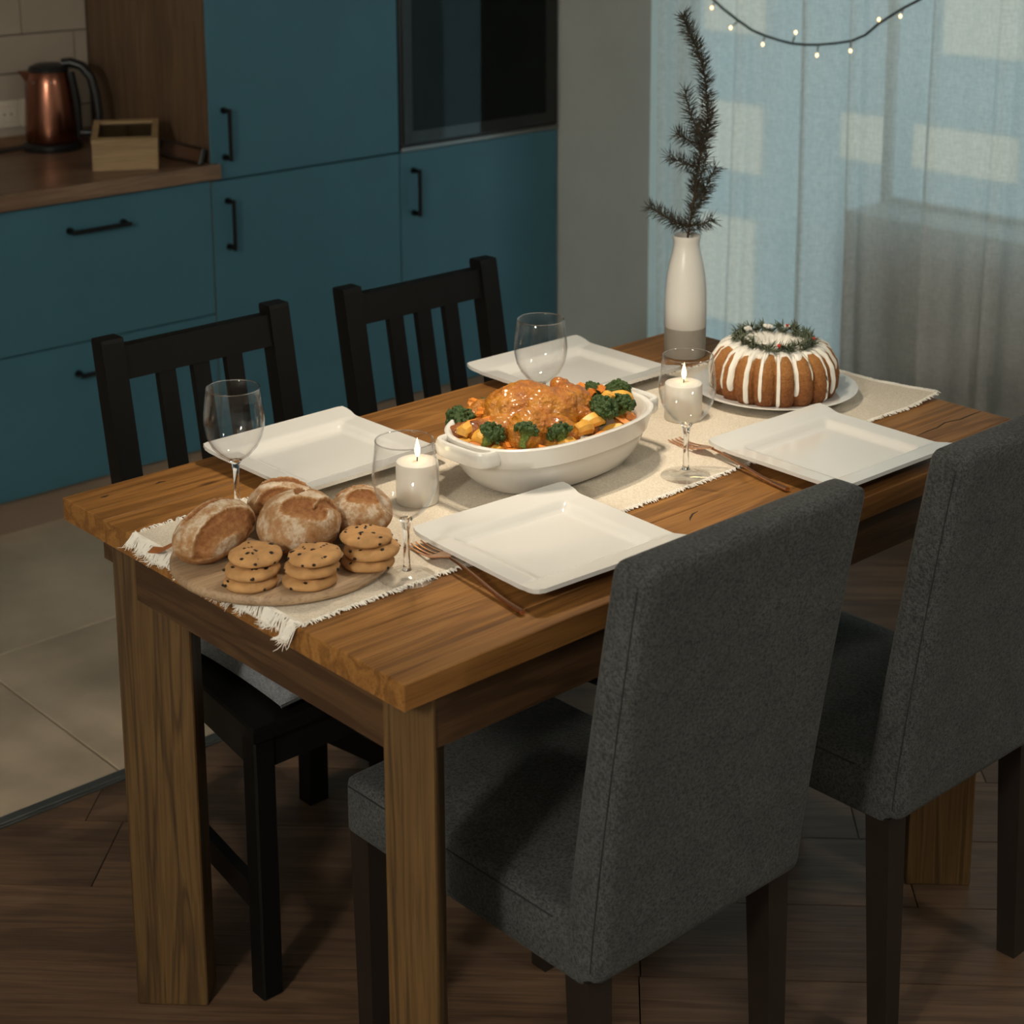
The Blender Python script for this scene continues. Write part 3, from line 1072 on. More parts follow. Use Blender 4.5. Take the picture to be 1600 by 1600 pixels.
for i in range(41):
    a = -1 + 2 * i / 40
    mp.append(Vector((0.178 * a, -0.175 * (1 - 0.05 * (1 - a * a)), 0.012)))
MB().tube(mp, 0.0022, 6).build('seam', plain('dark_cushion_seam', (0.08, 0.08, 0.08), 0.9), cu)

# ------------------------------------------------------------------ grey upholstered chairs
def soft_box(a, b, bev, seg, cuts=6):
    bm = bmesh.new()
    bmesh.ops.create_cube(bm, size=1.0)
    a, b = Vector(a), Vector(b)
    s, c = b - a, (a + b) / 2
    for v in bm.verts:
        v.co = Vector((v.co.x * s.x, v.co.y * s.y, v.co.z * s.z)) + c
    bmesh.ops.bevel(bm, geom=bm.edges[:], offset=bev, segments=seg, profile=0.6, affect='EDGES')
    long_edges = [e for e in bm.edges if e.calc_length() > 0.12]
    bmesh.ops.subdivide_edges(bm, edges=long_edges, cuts=cuts, use_grid_fill=True)
    m = MB()
    bm.verts.index_update()
    m.add([v.co.copy() for v in bm.verts], [tuple(x.index for x in f.verts) for f in bm.faces])
    bm.free()
    return m


CW = 0.178


def grey_chair(label, x, y):
    t = thing('upholstered_chair', label, 'chair', (x, y, 0), group='grey upholstered chairs')
    m = soft_box((-CW, -0.085, 0.340), (CW, 0.365, 0.422), 0.014, 3, 8)

    def dome(p):
        if p.z > 0.40:
            k = max(0, 1 - (p.x / CW) ** 2) * max(0, 1 - ((p.y - 0.15) / 0.23) ** 2)
            return Vector((p.x, p.y, p.z + 0.014 * k))
        return p
    m.xf(dome).build('seat', M_greyfab, t, angle=60)
    m = soft_box((-CW - 0.002, 0.0, 0.352), (CW + 0.002, 0.062, 0.880), 0.019, 4, 8)

    def lean(p):
        k = max(0.0, (p.z - 0.352) / 0.52)
        off = -0.105 - 0.075 * k ** 1.2
        return Vector((p.x * (1.0 + 0.040 * k), p.y * (1 - 0.12 * k) + off, p.z))
    bk = m.xf(lean).build('backrest', M_greyfab, t, angle=60)
    for s in (-1, 1):
        pts = []
        for i in range(25):
            z = 0.37 + 0.485 * i / 24
            pts.append(lean(Vector((s * (CW + 0.0022), 0.0125, z))))
        MB().tube(pts, 0.0008, 5).build('seam', M_seam, bk)
    MB().tube([(s * (CW + 0.0004) * 1.0, y_, 0.4105) for s, y_ in ((-1, -0.03), (-1, 0.15), (-1, 0.355))], 0.0011, 5).build('seam', M_seam, t)
    for sx in (-1, 1):
        for yc, nm in ((0.338, 'f'), (-0.068, 'r')):
            r = []
            for z, sz, dy in ((0.0, 0.0145, -0.012 if nm == 'r' else 0.0), (0.351, 0.019, 0)):
                xc = sx * (CW - 0.021)
                r.append([Vector((xc - sz, yc + dy - sz, z)), Vector((xc + sz, yc + dy - sz, z)), Vector((xc + sz, yc + dy + sz, z)), Vector((xc - sz, yc + dy + sz, z))])
            MB().loft(r).build('leg', M_darkleg, t, smooth=False)
    return t


grey_chair('charcoal fabric dining chair in front, its seat pushed beside the near table leg', 0.363, 0.0)
grey_chair('charcoal fabric dining chair cut off by the edge of the picture', 0.892, -0.024)

# ------------------------------------------------------------------ runner
RX0, RX1, RY0, RY1 = 0.004, 1.212, 0.188, 0.548
rz_ = TOP + 0.0016
m = MB()
nx, nyy = 60, 18
def runner_z(x, y):
    e = 0.0008 * noise.noise(Vector((x * 14, y * 14, 0)))
    if x > 1.12 and y < 0.3:
        e += 0.008 * ((x - 1.12) / 0.09) ** 2 * max(0, (0.3 - y) / 0.11)
    return rz_ + abs(e)
tp = [[Vector((RX0 + (RX1 - RX0) * i / nx, RY0 + (RY1 - RY0) * j / nyy, 0)) for i in range(nx + 1)] for j in range(nyy + 1)]
for r_ in tp:
    for p in r_:
        p.y += 0.003 * math.sin(p.x * 9)
        p.z = runner_z(p.x, p.y) + 0.0010
m.loft(tp, closed=False, cap0=False, cap1=False)
bt = [[p - Vector((0, 0, 0.0016)) for p in r_] for r_ in tp]
m.loft([r_[::-1] for r_ in bt], closed=False, cap0=False, cap1=False)
# hem walls
edge = [tp[0][i] for i in range(nx + 1)] + [tp[j][nx] for j in range(1, nyy + 1)] + [tp[nyy][i] for i in range(nx - 1, -1, -1)] + [tp[j][0] for j in range(nyy - 1, 0, -1)]
m.loft([[p - Vector((0, 0, 0.0016)) for p in edge], edge], cap0=False, cap1=False)
run = tag(recenter(m.build('table_runner', M_linen, angle=60)), 'cream woven table runner with frayed white fringe along the table', 'table runner')
m = MB()
rr = random.Random(5)
def strand(p0, d, ln, droop, r=0.00065):
    pts = []
    side = Vector((-d.y, d.x, 0)) * rr.uniform(-0.5, 0.5)
    for i in range(5):
        k = i / 4
        q = p0 + (d + side * k) * (ln * k)
        q.z = p0.z - 0.0004 + 0.0015 * math.sin(k * PI) * rr.uniform(0.3, 1.6)
        if droop and q.x < -0.0015:
            q.z -= min(0.6 * ln, ( -q.x) * 1.4 * droop)
            q.x = max(q.x, -0.004 - 0.45 * ( -q.x))
        pts.append(q)
    m.tube(pts, [r, r, r, r * 0.8, r * 0.4], 4)
for i in range(620):
    y = RY0 + (RY1 - RY0) * (i + rr.random()) / 620
    clump = 0.5 + 0.5 * math.sin(y * 160 + 2 * math.sin(y * 60))
    edge_boost = 1.5 if y < RY0 + 0.03 else 1.0
    strand(Vector((RX0 + 0.002, y, TOP + 0.0028)), Vector((-1, 0.25 * math.sin(y * 140), 0)).normalized(), (0.020 + 0.014 * clump * rr.random()) * edge_boost, 1.0)
    strand(Vector((RX1 - 0.002, y, runner_z(RX1, y) + 0.001)), Vector((1, 0.3 * math.sin(y * 130), 0)).normalized(), 0.006 + 0.006 * rr.random(), 0, 0.0009)
for i in range(900):
    x = RX0 + (RX1 - RX0) * (i + rr.random()) / 900
    w = 0.003 * math.sin(x * 9)
    strand(Vector((x, RY0 + 0.001 + w, runner_z(x, RY0) + 0.0006)), Vector((rr.uniform(-.9, .9), -1, 0)).normalized(), rr.uniform(0.005, 0.011), 0, 0.0010)
    if i % 2 == 0:
        strand(Vector((x, RY1 - 0.001 + w, runner_z(x, RY1) + 0.0006)), Vector((rr.uniform(-.9, .9), 1, 0)).normalized(), rr.uniform(0.005, 0.011), 0, 0.0010)
fr = m.build('fringe', M_fringe, run, world=True)
fr['kind'] = 'stuff'
RT = TOP + 0.0030     # resting height on the runner

# ------------------------------------------------------------------ square plates
def plate_h(u, v):
    """u along x, v along y in -1..1: sunken square well, wide raised rims on the y sides"""
    au, av = abs(u), abs(v)
    def ss(a, b, t):
        t = min(1, max(0, (t - a) / (b - a)))
        return t * t * (3 - 2 * t)
    base = 0.0075
    rim_y = 0.011 * ss(0.60, 0.70, av) + 0.007 * max(0, (av - 0.68) / 0.32)
    rim_x = 0.0085 * ss(0.66, 0.76, au) + 0.003 * max(0, (au - 0.72) / 0.28)
    return base + max(rim_y, rim_x * (1 - 0.0 * av))


def plate_mesh():
    m = MB()
    n = 56
    hw, hd = 0.125, 0.124
    t_, b_ = [], []
    for j in range(n + 1):
        for i in range(n + 1):
            u, v = i / n * 2 - 1, j / n * 2 - 1
            # the x rims stop a little short of the y rims, leaving the corner notches
            inx = 1.0 - 0.022 * (1 if abs(v) < 0.74 else max(0, 1 - (abs(v) - 0.74) / 0.10))
            x = hw * u * inx
            y = hd * v
            cr = 0.006
            if abs(u) > 0.95 and abs(v) > 0.95:
                k = ((abs(u) - 0.95) + (abs(v) - 0.95)) / 0.1
                x *= 1 - 0.018 * k
                y *= 1 - 0.018 * k
            z = plate_h(u, v)
            t_.append(Vector((x, y, z)))
            foot = max(abs(u), abs(v))
            bz = 0.0004 if foot < 0.56 else max(0.0004, z - 0.0055)
            b_.append(Vector((x, y, bz)))
    m.add(t_ + b_, [])
    N = n + 1
    O = N * N
    for j in range(n):
        for i in range(n):
            a = j * N + i
            m.f.append((a, a + 1, a + N + 1, a + N))
            m.f.append((O + a + N, O + a + N + 1, O + a + 1, O + a))
    for i in range(n):
        m.f.append((O + i, O + i + 1, i + 1, i))
        a = n * N + i
        m.f.append((a, a + 1, O + a + 1, O + a))
        a = i * N
        m.f.append((a, a + N, O + a + N, O + a))
        a = i * N + n
        m.f.append((O + a, O + a + N, a + N, a))
    return m.mesh('square_plate', M_porc, True, 50)


pm = plate_mesh()
for (x, y, rz, lb) in ((0.337, 0.596, 0.5, 'square white plate behind the loaves, before the cushioned black chair'),
                       (0.353, 0.148, -3.0, 'square white plate nearest the front, by the near grey chair'),
                       (0.862, 0.636, -0.5, 'square white plate at the far side next to the vase'),
                       (0.870, 0.121, -1.0, 'square white plate between the cake and the two grey chairs')):
    o = bpy.data.objects.new('square_plate', pm)
    COL.objects.link(o)
    onrun = RY0 < y - 0.12 < RY1 or RY0 < y + 0.12 < RY1
    o.location = (x, y, RT if onrun else TOP + 0.0005)
    o.rotation_euler = (0, 0, math.radians(rz))
    tag(o, lb, 'plate', 'square white dinner plates')

# ------------------------------------------------------------------ wine glasses
def wine_glass(label, x, y, z):
    t = thing('wine_glass', label, 'wine glass', (x, y, z), group='empty wine glasses')
    prof = [(0.0335, 0.0), (0.0345, 0.0006), (0.0338, 0.0014), (0.022, 0.0030), (0.010, 0.0056), (0.0058, 0.0095)]
    MB().lathe(prof, 48).build('foot', M_glass, t, angle=180)
    MB().lathe([(0.0056, 0.0096), (0.0042, 0.018), (0.0036, 0.04), (0.0040, 0.06), (0.0058, 0.070), (0.0080, 0.0745)], 24).build('stem', M_stem, t, angle=180)
    out = [(0.004, 0.0752), (0.012, 0.0775), (0.021, 0.084), (0.0295, 0.094), (0.0357, 0.107), (0.0388, 0.120), (0.0393, 0.130), (0.0385, 0.142), (0.0368, 0.156), (0.0348, 0.1715)]
    inn = [(r - 0.0011 if r > 0.01 else r, zz + (0.0014 if r < 0.03 else 0)) for r, zz in out[::-1]]
    MB().lathe(out + [(0.0344, 0.1722)] + inn[0:], 48, cap0=False, cap1=False).build('bowl', M_glass, t, angle=180)
    MB().tube([(0.0346 * math.cos(2 * PI * k / 48), 0.0346 * math.sin(2 * PI * k / 48), 0.1722) for k in range(49)], 0.0007, 6).build('rim', M_stem, t)
    return t


def _stem():
    m, nt, N, L, P = _nodes('solid_clear_glass')
    P.inputs['Base Color'].default_value = (0.97, 0.97, 0.97, 1)
    P.inputs['Roughness'].default_value = 0.0
    P.inputs['Transmission Weight'].default_value = 1.0
    P.inputs['IOR'].default_value = 1.45
    return m


M_stem = _stem()
wine_glass('empty wine glass in front, beside the cookies, a candle behind it', 0.171, 0.207, RT)
wine_glass('empty wine glass in front of the cake with a fork beside it', 0.668, 0.214, RT)
wine_glass('empty wine glass standing behind the loaves of bread', 0.135, 0.5135, RT + 0.0)
wine_glass('empty wine glass behind the roast chicken', 0.648, 0.485, RT + 0.0)

# ------------------------------------------------------------------ candles
for (x, y, lb) in ((0.338, 0.392, 'lit white pillar candle near the bread board, left of the dish'), (0.848, 0.384, 'lit white pillar candle between the dish and the cake')):
    c = thing('pillar_candle', lb, 'candle', (x, y, RT), group='lit white candles')
    MB().lathe([(0.0275, 0), (0.0285, 0.0015), (0.0285, 0.052), (0.0275, 0.0555), (0.022, 0.0575), (0.010, 0.0562), (0.001, 0.0556)], 44).build('wax', M_wax, c)
    MB().tube([(0, 0, 0.055), (0.0004, 0, 0.060), (0.0012, 0.0006, 0.0645)], 0.0008, 6).build('wick', M_wick, c)
    MB().lathe([(0.0006, 0.0610), (0.0026, 0.0640), (0.0036, 0.0680), (0.0034, 0.0730), (0.0022, 0.0790), (0.0009, 0.0840), (0.0001, 0.0875)], 16, (0.001, 0.0004, 0)).build('flame', M_flame, c)

# ------------------------------------------------------------------ forks and knives
def fork(label, x, y, rz, zb):
    t = thing('fork', label, 'fork', (x, y, zb), rz, group='copper forks')
    # handle towards -y, tines towards +y; lies on the tip of the handle and the tines
    pts, rad = [], []
    for i in range(13):
        k = i / 12
        yy = -0.130 + 0.158 * k
        z = 0.0032 + 0.011 * math.sin(min(1, max(0, (k - 0.1) / 0.9)) * PI * 0.5) ** 2
        pts.append((0, yy, z))
        rad.append(0.0042 - 0.0022 * k)
    MB().tube(pts, rad, 10, flat=0.7).build('handle', M_copper, t)

    def zt(yy):
        k = (yy - 0.028) / 0.085
        return 0.0142 - 0.012 * math.sin(k * PI * 0.62)
    rings = []
    for yy, w in ((0.026, 0.0022), (0.034, 0.0050), (0.042, 0.0090), (0.052, 0.0112), (0.064, 0.0118)):
        z = zt(yy)
        rings.append([Vector((-w, yy, z + 0.0005)), Vector((0, yy, z - 0.0007)), Vector((w, yy, z + 0.0005)), Vector((w, yy, z + 0.0019)), Vector((0, yy, z + 0.0008)), Vector((-w, yy, z + 0.0019))])
    hd_ = MB().loft(rings).build('head', M_copper, t, angle=60)
    for i in range(4):
        xc = -0.0103 + i * 0.00687
        rings = []
        for j in range(7):
            yy = 0.0638 + 0.050 * j / 6
            w = 0.0013 * (1 - 0.45 * j / 6)
            z = zt(yy) + (0.0006 if i in (0, 3) else 0)
            rings.append([Vector((xc - w, yy, z)), Vector((xc + w, yy, z)), Vector((xc + w, yy, z + 0.0014)), Vector((xc - w, yy, z + 0.0014))])
        MB().loft(rings).build('tine', M_copper, hd_, angle=60)
    return t


fork('copper fork lying across the runner edge beside the front plate', 0.2235, 0.168, math.radians(-8.5), TOP + 0.0012)
fork('copper fork lying across the runner edge beside the cake glass', 0.7465, 0.212, math.radians(-8.5), TOP + 0.0012)

# ------------------------------------------------------------------ oval dish with the roast
DA = math.radians(2.0)
DC = Vector((0.546, 0.355, RT))
dish = thing('baking_dish', 'oval white ceramic baking dish with loop handles full of roast chicken', 'baking dish', DC, DA)


def sup(a, bb, z, n=72, e=2.5):
    r = []
    for k in range(n):
        th = 2 * PI * k / n
        c, s = math.cos(th), math.sin(th)
        r.append(Vector((a * math.copysign(abs(c) ** (2 / e), c), bb * math.copysign(abs(s) ** (2 / e), s), z)))
    return r


rings = [sup(0.0920, 0.052, 0.0005), sup(0.1087, 0.063, 0.001), sup(0.1233, 0.074, 0.008), sup(0.1379, 0.0845, 0.024), sup(0.1468, 0.0910, 0.040), sup(0.1510, 0.0940, 0.0500), sup(0.1536, 0.0965, 0.0512),
         sup(0.1578, 0.0995, 0.064), sup(0.1615, 0.1025, 0.075), sup(0.1620, 0.103, 0.0785), sup(0.1599, 0.1010, 0.0805), sup(0.1557, 0.0970, 0.0800), sup(0.1531, 0.0945, 0.0765), sup(0.1463, 0.089, 0.060), sup(0.1338, 0.078, 0.030), sup(0.1097, 0.058, 0.010), sup(0.0627, 0.03, 0.008)]
MB().loft(rings).build('bowl', M_ceramic, dish, angle=50)
for s in (-1, 1):
    path = []
    for k in range(15):
        a = -PI / 2 + PI * k / 14
        c, sn = math.cos(a), math.sin(a)
        path.append((s * (0.146 + 0.0290 * (abs(c) ** 0.45)), 0.047 * math.copysign(abs(sn) ** 0.55, sn)))
    rings = []
    for i, (px, py) in enumerate(path):
        q0, q1 = path[max(i - 1, 0)], path[min(i + 1, len(path) - 1)]
        t_ = Vector((q1[0] - q0[0], q1[1] - q0[1], 0)).normalized()
        nrm = Vector((t_.y, -t_.x, 0))
        p = Vector((px, py, 0.0))
        ring = []
        for dn, dz in ((-0.0045, 0.060), (-0.003, 0.058), (0.003, 0.058), (0.0045, 0.060), (0.0052, 0.0745), (0.003, 0.0785), (-0.003, 0.0785), (-0.0052, 0.0745)):
            ring.append(p + nrm * dn + Vector((0, 0, dz)))
        rings.append(ring)
    MB().loft(rings).build('handle', M_ceramic, dish, angle=50)


def blob(name, parts, mat, voxel, smooth_it, noise_amp, noise_scale, loc, rz, fac_fn=None, parent=None, ridge=0.0):
    m = MB()
    for prt in parts:
        if prt[0] == 'e':
            m.ell(prt[1], prt[2], 16, 10, prt[3] if len(prt) > 3 else None)
        else:
            m.tube(prt[1], prt[2], 10)
    o = m.build(name, mat, parent, angle=180, loc=loc, rot=(0, 0, rz))
    r = o.modifiers.new('r', 'REMESH')
    r.mode = 'VOXEL'
    r.voxel_size = voxel
    if smooth_it:
        s = o.modifiers.new('s', 'SMOOTH')
        s.iterations = smooth_it
        s.factor = 0.5
    bake(o)
    me = o.data
    me.calc_loop_triangles()
    nr = [v.normal.copy() for v in me.vertices]
    for v, n_ in zip(me.vertices, nr):
        k = noise.fractal(v.co * noise_scale, 0.9, 2.0, 4)
        if ridge:
            q_ = v.co + Vector((0.02, 0.01, 0)) * noise.noise(v.co * 25)
            k -= ridge * (1 - abs(noise.noise(Vector((q_.x * 70, q_.y * 160, q_.z * 160)))) * 2.2)
        v.co += n_ * (k * noise_amp)
    me.polygons.foreach_set('use_smooth', [True] * len(me.polygons))
    if fac_fn:
        at = me.attributes.new('fac', 'FLOAT', 'POINT')
        at.data.foreach_set('value', [fac_fn(v.co, n_) for v, n_ in zip(me.vertices, nr)])
    me.update()
    return o


def RZ(d):
    return Matrix.Rotation(math.radians(d), 3, 'Z')


def RYm(d):
    return Matrix.Rotation(math.radians(d), 3, 'Y')


ck = [('e', (0.010, 0.006, 0.066), (0.078, 0.058, 0.048)),
      ('e', (-0.012, 0.016, 0.088), (0.060, 0.040, 0.034), RYm(-6)),
      ('e', (0.020, -0.014, 0.084), (0.052, 0.036, 0.035), RYm(8)),
      ('e', (-0.030, -0.040, 0.068), (0.044, 0.030, 0.036), RZ(20)),        # near thigh
      ('e', (0.004, -0.052, 0.060), (0.036, 0.024, 0.030), RZ(-10)),
      ('t', [(-0.030, -0.028, 0.066), (-0.062, -0.010, 0.070), (-0.095, 0.008, 0.071), (-0.116, 0.018, 0.069), (-0.126, 0.022, 0.067)], [0.028, 0.023, 0.0155, 0.012, 0.011]),   # near drumstick
      ('t', [(-0.020, 0.040, 0.080), (-0.060, 0.046, 0.078), (-0.096, 0.048, 0.072)], [0.026, 0.019, 0.012]),
      ('e', (0.066, 0.010, 0.078), (0.034, 0.036, 0.032)),
      ('t', [(0.050, -0.030, 0.082), (0.078, -0.034, 0.066), (0.066, -0.046, 0.050)], [0.015, 0.015, 0.012]),    # wing
      ('e', (0.070, 0.034, 0.098), (0.016, 0.013, 0.016)),
      ('t', [(0.04, 0.04, 0.085), (0.078, 0.045, 0.072), (0.070, 0.06, 0.056)], [0.015, 0.014, 0.011])]


def skin_fac(co, n_):
    f = 0.62
    f -= 0.22 * min(1.2, max(0.0, (-co.x - 0.075) / 0.03))
    f -= 0.35 * max(0.0, 1 - abs(co.x - 0.074) / 0.022) * (1 if co.z < 0.085 else 0.3)
    f -= 0.25 * max(0, n_.z - 0.6) * (0.5 + noise.noise(co * 30))
    f += 0.25 * max(0.0, -n_.y) * max(0, 0.085 - co.z) / 0.05
    return f


M_skin = attr_mat('roast_skin', 'fac', [(0.05, (0.045, 0.011, 0.004)), (0.28, (0.17, 0.038, 0.005)), (0.52, (0.38, 0.118, 0.006)), (0.85, (0.55, 0.235, 0.012))], 0.5, 1.0, 240, 0.55, 34, coat=0.6, crough=0.10)
ch = blob('roast_chicken', ck, M_skin, 0.0024, 3, 0.0034, 48, DC + Vector((-0.014, 0.022, 0.0)), math.radians(-9), skin_fac, ridge=0.35)
tag(ch, 'glazed golden brown roast chicken lying in the white oval dish', 'roast chicken')

M_broc = attr_mat('broccoli_green', 'fac', [(0.0, (0.17, 0.22, 0.035)), (0.35, (0.080, 0.125, 0.014)), (0.9, (0.030, 0.064, 0.008))], 0.6, 0.8, 400, 0.4, 160)


def broccoli(label, p, r, tilt_, rz, seed):
    rs = random.Random(seed)
    parts = [('t', [(0, 0, -r * 1.5), (0, 0, -r * 0.2)], [r * 0.26, r * 0.42]), ('e', (0, 0, 0), (r * 0.72, r * 0.72, r * 0.5))]
    for i in range(120):
        ph = rs.random() * 2 * PI
        th = math.acos(1 - rs.random() * 1.2)
        rr_ = r * rs.uniform(0.70, 1.0)
        c = Vector((math.sin(th) * math.cos(ph) * rr_, math.sin(th) * math.sin(ph) * rr_, math.cos(th) * rr_ * 0.72 - 0.05 * r))
        q = r * rs.uniform(0.10, 0.19)
        parts.append(('e', c, (q, q, q)))
    o = blob('broccoli_floret', parts, M_broc, r * 0.050, 0, r * 0.13, 22 / r * 0.12, p, rz, lambda co, n_: min(1, max(0, (co.z + r * 0.75) / (r * 0.9))))
    o.rotation_euler = (tilt_[0], tilt_[1], rz)
    return tag(o, label, 'broccoli', 'broccoli florets in the dish')


for i, (x, y, z, r, tl, lb) in enumerate((
        (0.449, 0.435, 0.826, 0.0195, (0.1, -0.3), 'broccoli floret at the tapered dish end nearest the candle'),
        (0.436, 0.352, 0.828, 0.0175, (0.45, -0.35), 'round broccoli floret on the near rim, left of the carrot heap'),
        (0.470, 0.322, 0.832, 0.0165, (0.5, -0.2), 'broccoli floret leaning on the near chicken thigh by the carrots'),
        (0.512, 0.302, 0.824, 0.0175, (0.6, 0.0), 'pale flat broccoli floret low between the chicken thigh and the rim'),
        (0.524, 0.459, 0.826, 0.0120, (-0.2, -0.2), 'small broccoli floret peeking out behind the chicken drumstick'),
        (0.611, 0.318, 0.832, 0.0205, (0.4, 0.1), 'large broccoli floret on the near rim beside the chicken wing'),
        (0.652, 0.318, 0.830, 0.0175, (0.3, 0.4), 'broccoli floret at the far dish end, nearest the runner'),
        (0.684, 0.362, 0.832, 0.0190, (0.0, 0.3), 'biggest broccoli floret at the dish end nearest the cake'),
        (0.664, 0.392, 0.828, 0.0165, (-0.2, 0.1), 'broccoli floret half hidden behind the chicken back'))):
    broccoli(lb, (x, y, z + 0.006), r, tl, i * 1.1, 20 + i)

M_carrot = plain('roast_carrot', (0.72, 0.235, 0.030), 0.45, var=0.18, vscale=60, bump=0.2)
M_potato = plain('roast_potato', (0.70, 0.36, 0.055), 0.45, var=0.18, vscale=60, bump=0.25)
rs = random.Random(11)


def carrot(p, ln, wd, eul, label):
    m = MB()
    rings = []
    n = 12
    for i in range(7):
        k = i / 6 * 2 - 1
        rings.append([Vector((ln / 2 * k, wd * 0.5 * math.cos(2 * PI * j / n) * (1 + (0.18 if j % 2 else -0.1)) * (1 - 0.10 * abs(k) ** 3), wd * 0.42 * math.sin(2 * PI * j / n) * (1 + (0.18 if j % 2 else -0.1)))) for j in range(n)])
    o = m.loft(rings).build('carrot_piece', M_carrot, angle=25, loc=p, rot=eul)
    tag(o, label, 'carrot', 'orange carrot pieces in the dish')


def potato(p, ln, wd, eul, label):
    sec = [(-0.55, -0.40), (0.55, -0.40), (0.62, 0.05), (0.12, 0.52), (-0.40, 0.38), (-0.62, 0.0)]
    rings = []
    for k, sc_ in ((-1.0, 0.72), (-0.9, 0.92), (-0.45, 1.0), (0.0, 1.04), (0.45, 1.0), (0.9, 0.88), (1.0, 0.66)):
        rings.append([Vector((ln / 2 * k, wd * u * sc_, wd * v * sc_ + 0.10 * ln * (1 - k * k))) for u, v in sec])
    o = MB().loft(rings).build('potato_wedge', M_potato, angle=25, loc=p, rot=eul)
    tag(o, label, 'potato', 'golden potato wedges in the dish')


for (x, y, z, lb) in ((0.498, 0.456, 0.822, 'L'), (0.487, 0.440, 0.826, 'L'), (0.470, 0.424, 0.820, 'L'), (0.476, 0.412, 0.826, 'L'), (0.489, 0.388, 0.822, 'L'), (0.481, 0.372, 0.818, 'L'),
                      (0.470, 0.360, 0.816, 'L'), (0.455, 0.392, 0.820, 'L'), (0.460, 0.376, 0.818, 'L'), (0.497, 0.352, 0.812, 'L'), (0.452, 0.410, 0.815, 'L'),
                      (0.664, 0.375, 0.828, 'R'), (0.648, 0.345, 0.822, 'R'), (0.655, 0.385, 0.822, 'R'), (0.640, 0.330, 0.816, 'R'), (0.650, 0.402, 0.822, 'R')):
    carrot((x, y, z + 0.014), rs.uniform(0.020, 0.028), rs.uniform(0.012, 0.015), (rs.uniform(-.5, .5), rs.uniform(-.5, .5), rs.uniform(0, PI)),
           'crinkle-cut orange carrot piece between the drumstick and the candle end' if lb == 'L' else 'crinkle-cut orange carrot piece among the florets at the cake end')
bed = random.Random(77)
for i, (x, y) in enumerate(((0.424, 0.372), (0.430, 0.340), (0.446, 0.322), (0.462, 0.310), (0.420, 0.398), (0.432, 0.424), (0.486, 0.300), (0.520, 0.292), (0.552, 0.286), (0.580, 0.292), (0.612, 0.300), (0.640, 0.306),
                            (0.664, 0.322), (0.678, 0.346), (0.456, 0.342), (0.440, 0.362), (0.470, 0.440), (0.486, 0.425), (0.662, 0.398), (0.640, 0.412))):
    z = 0.806 + bed.uniform(0, 0.008)
    eul = (bed.uniform(-.4, .4), bed.uniform(-.4, .4), bed.uniform(0, PI))
    side = 'near the bread end' if x < 0.5 else ('along the near rim' if y < 0.31 else 'at the cake end')
    if i % 3 == 1:
        potato((x, y, z), 0.034, 0.017, eul, f'golden potato wedge in the bottom layer {side}')
    else:
        carrot((x, y, z), bed.uniform(0.020, 0.027), 0.014, eul, f'orange carrot piece in the bottom layer {side}')
for (x, y, z, lb) in ((0.435, 0.402, 0.818, 'golden potato wedge lying just inside the loop handle nearest the bread'),
                      (0.442, 0.380, 0.814, 'golden potato wedge on the near rim between two broccoli florets'),
                      (0.590, 0.318, 0.816, 'golden potato wedge under the chicken wing at the near rim'),
                      (0.565, 0.312, 0.812, 'golden potato slice low on the near rim beside the chicken thigh'),
                      (0.632, 0.336, 0.828, 'upright golden potato wedge amid the florets at the cake end'),
                      (0.668, 0.340, 0.826, 'pale golden potato slice between the two end florets'),
                      (0.452, 0.440, 0.806, 'golden potato wedge under the broccoli at the candle end'),
                      (0.495, 0.335, 0.808, 'golden potato wedge tucked under the chicken thigh')):
    up = 'upright' in lb
    potato((x, y, z + 0.008), 0.036, 0.017, (0.2, -1.1 if up else rs.uniform(-.2, .2), rs.uniform(-0.6, 0.6)), lb)

# ------------------------------------------------------------------ cake plate, bundt cake, wreath
CP = Vector((1.040, 0.366, RT))
m = MB().lathe([(0.075, 0.0), (0.08, 0.0008), (0.082, 0.003), (0.108, 0.0085), (0.128, 0.0150), (0.1295, 0.0165), (0.128, 0.0172), (0.108, 0.0112), (0.085, 0.0068), (0.06, 0.0062), (0.001, 0.0062)], 72)
tag(m.build('cake_plate', M_porc, angle=60, loc=CP), 'round white plate under the iced bundt cake', 'plate')

NF = 18


def bundt(t, th, off=0.0):
    """t 0..1 from bottom outside, over the top, to the bottom of the centre hole"""
    prof = [(0.0, 0.090, 0.0), (0.10, 0.0965, 0.010), (0.25, 0.0985, 0.032), (0.40, 0.0945, 0.054), (0.52, 0.084, 0.070), (0.60, 0.072, 0.0775), (0.68, 0.056, 0.0800), (0.75, 0.042, 0.0775), (0.82, 0.032, 0.068), (0.90, 0.027, 0.048), (1.0, 0.025, 0.0)]
    for a, c in zip(prof[:-1], prof[1:]):
        if t <= c[0] + 1e-9:
            k = (t - a[0]) / (c[0] - a[0])
            r, z = a[1] + (c[1] - a[1]) * k, a[2] + (c[2] - a[2]) * k
            break
    w = abs(math.sin(NF * th / 2.0)) ** 0.7
    fl = (w - 0.72) * 0.0115
    wt_ = 1.0 if t < 0.5 else max(0.25, 1 - (t - 0.5) * 3.2)
    r += fl * wt_ * (1 if t < 0.85 else 0.1)
    z += fl * 0.3 * (1 if 0.5 < t < 0.8 else 0)
    return r, z


def bpoint(t, th, off):
    r, z = bundt(t, th)
    e = 0.012
    r0, z0 = bundt(max(0, t - e), th)
    r1, z1 = bundt(min(1, t + e), th)
    d = Vector((r1 - r0, z1 - z0))
    d.normalize()
    r += d.y * off
    z -= d.x * off
    return Vector((r * math.cos(th), r * math.sin(th), z))


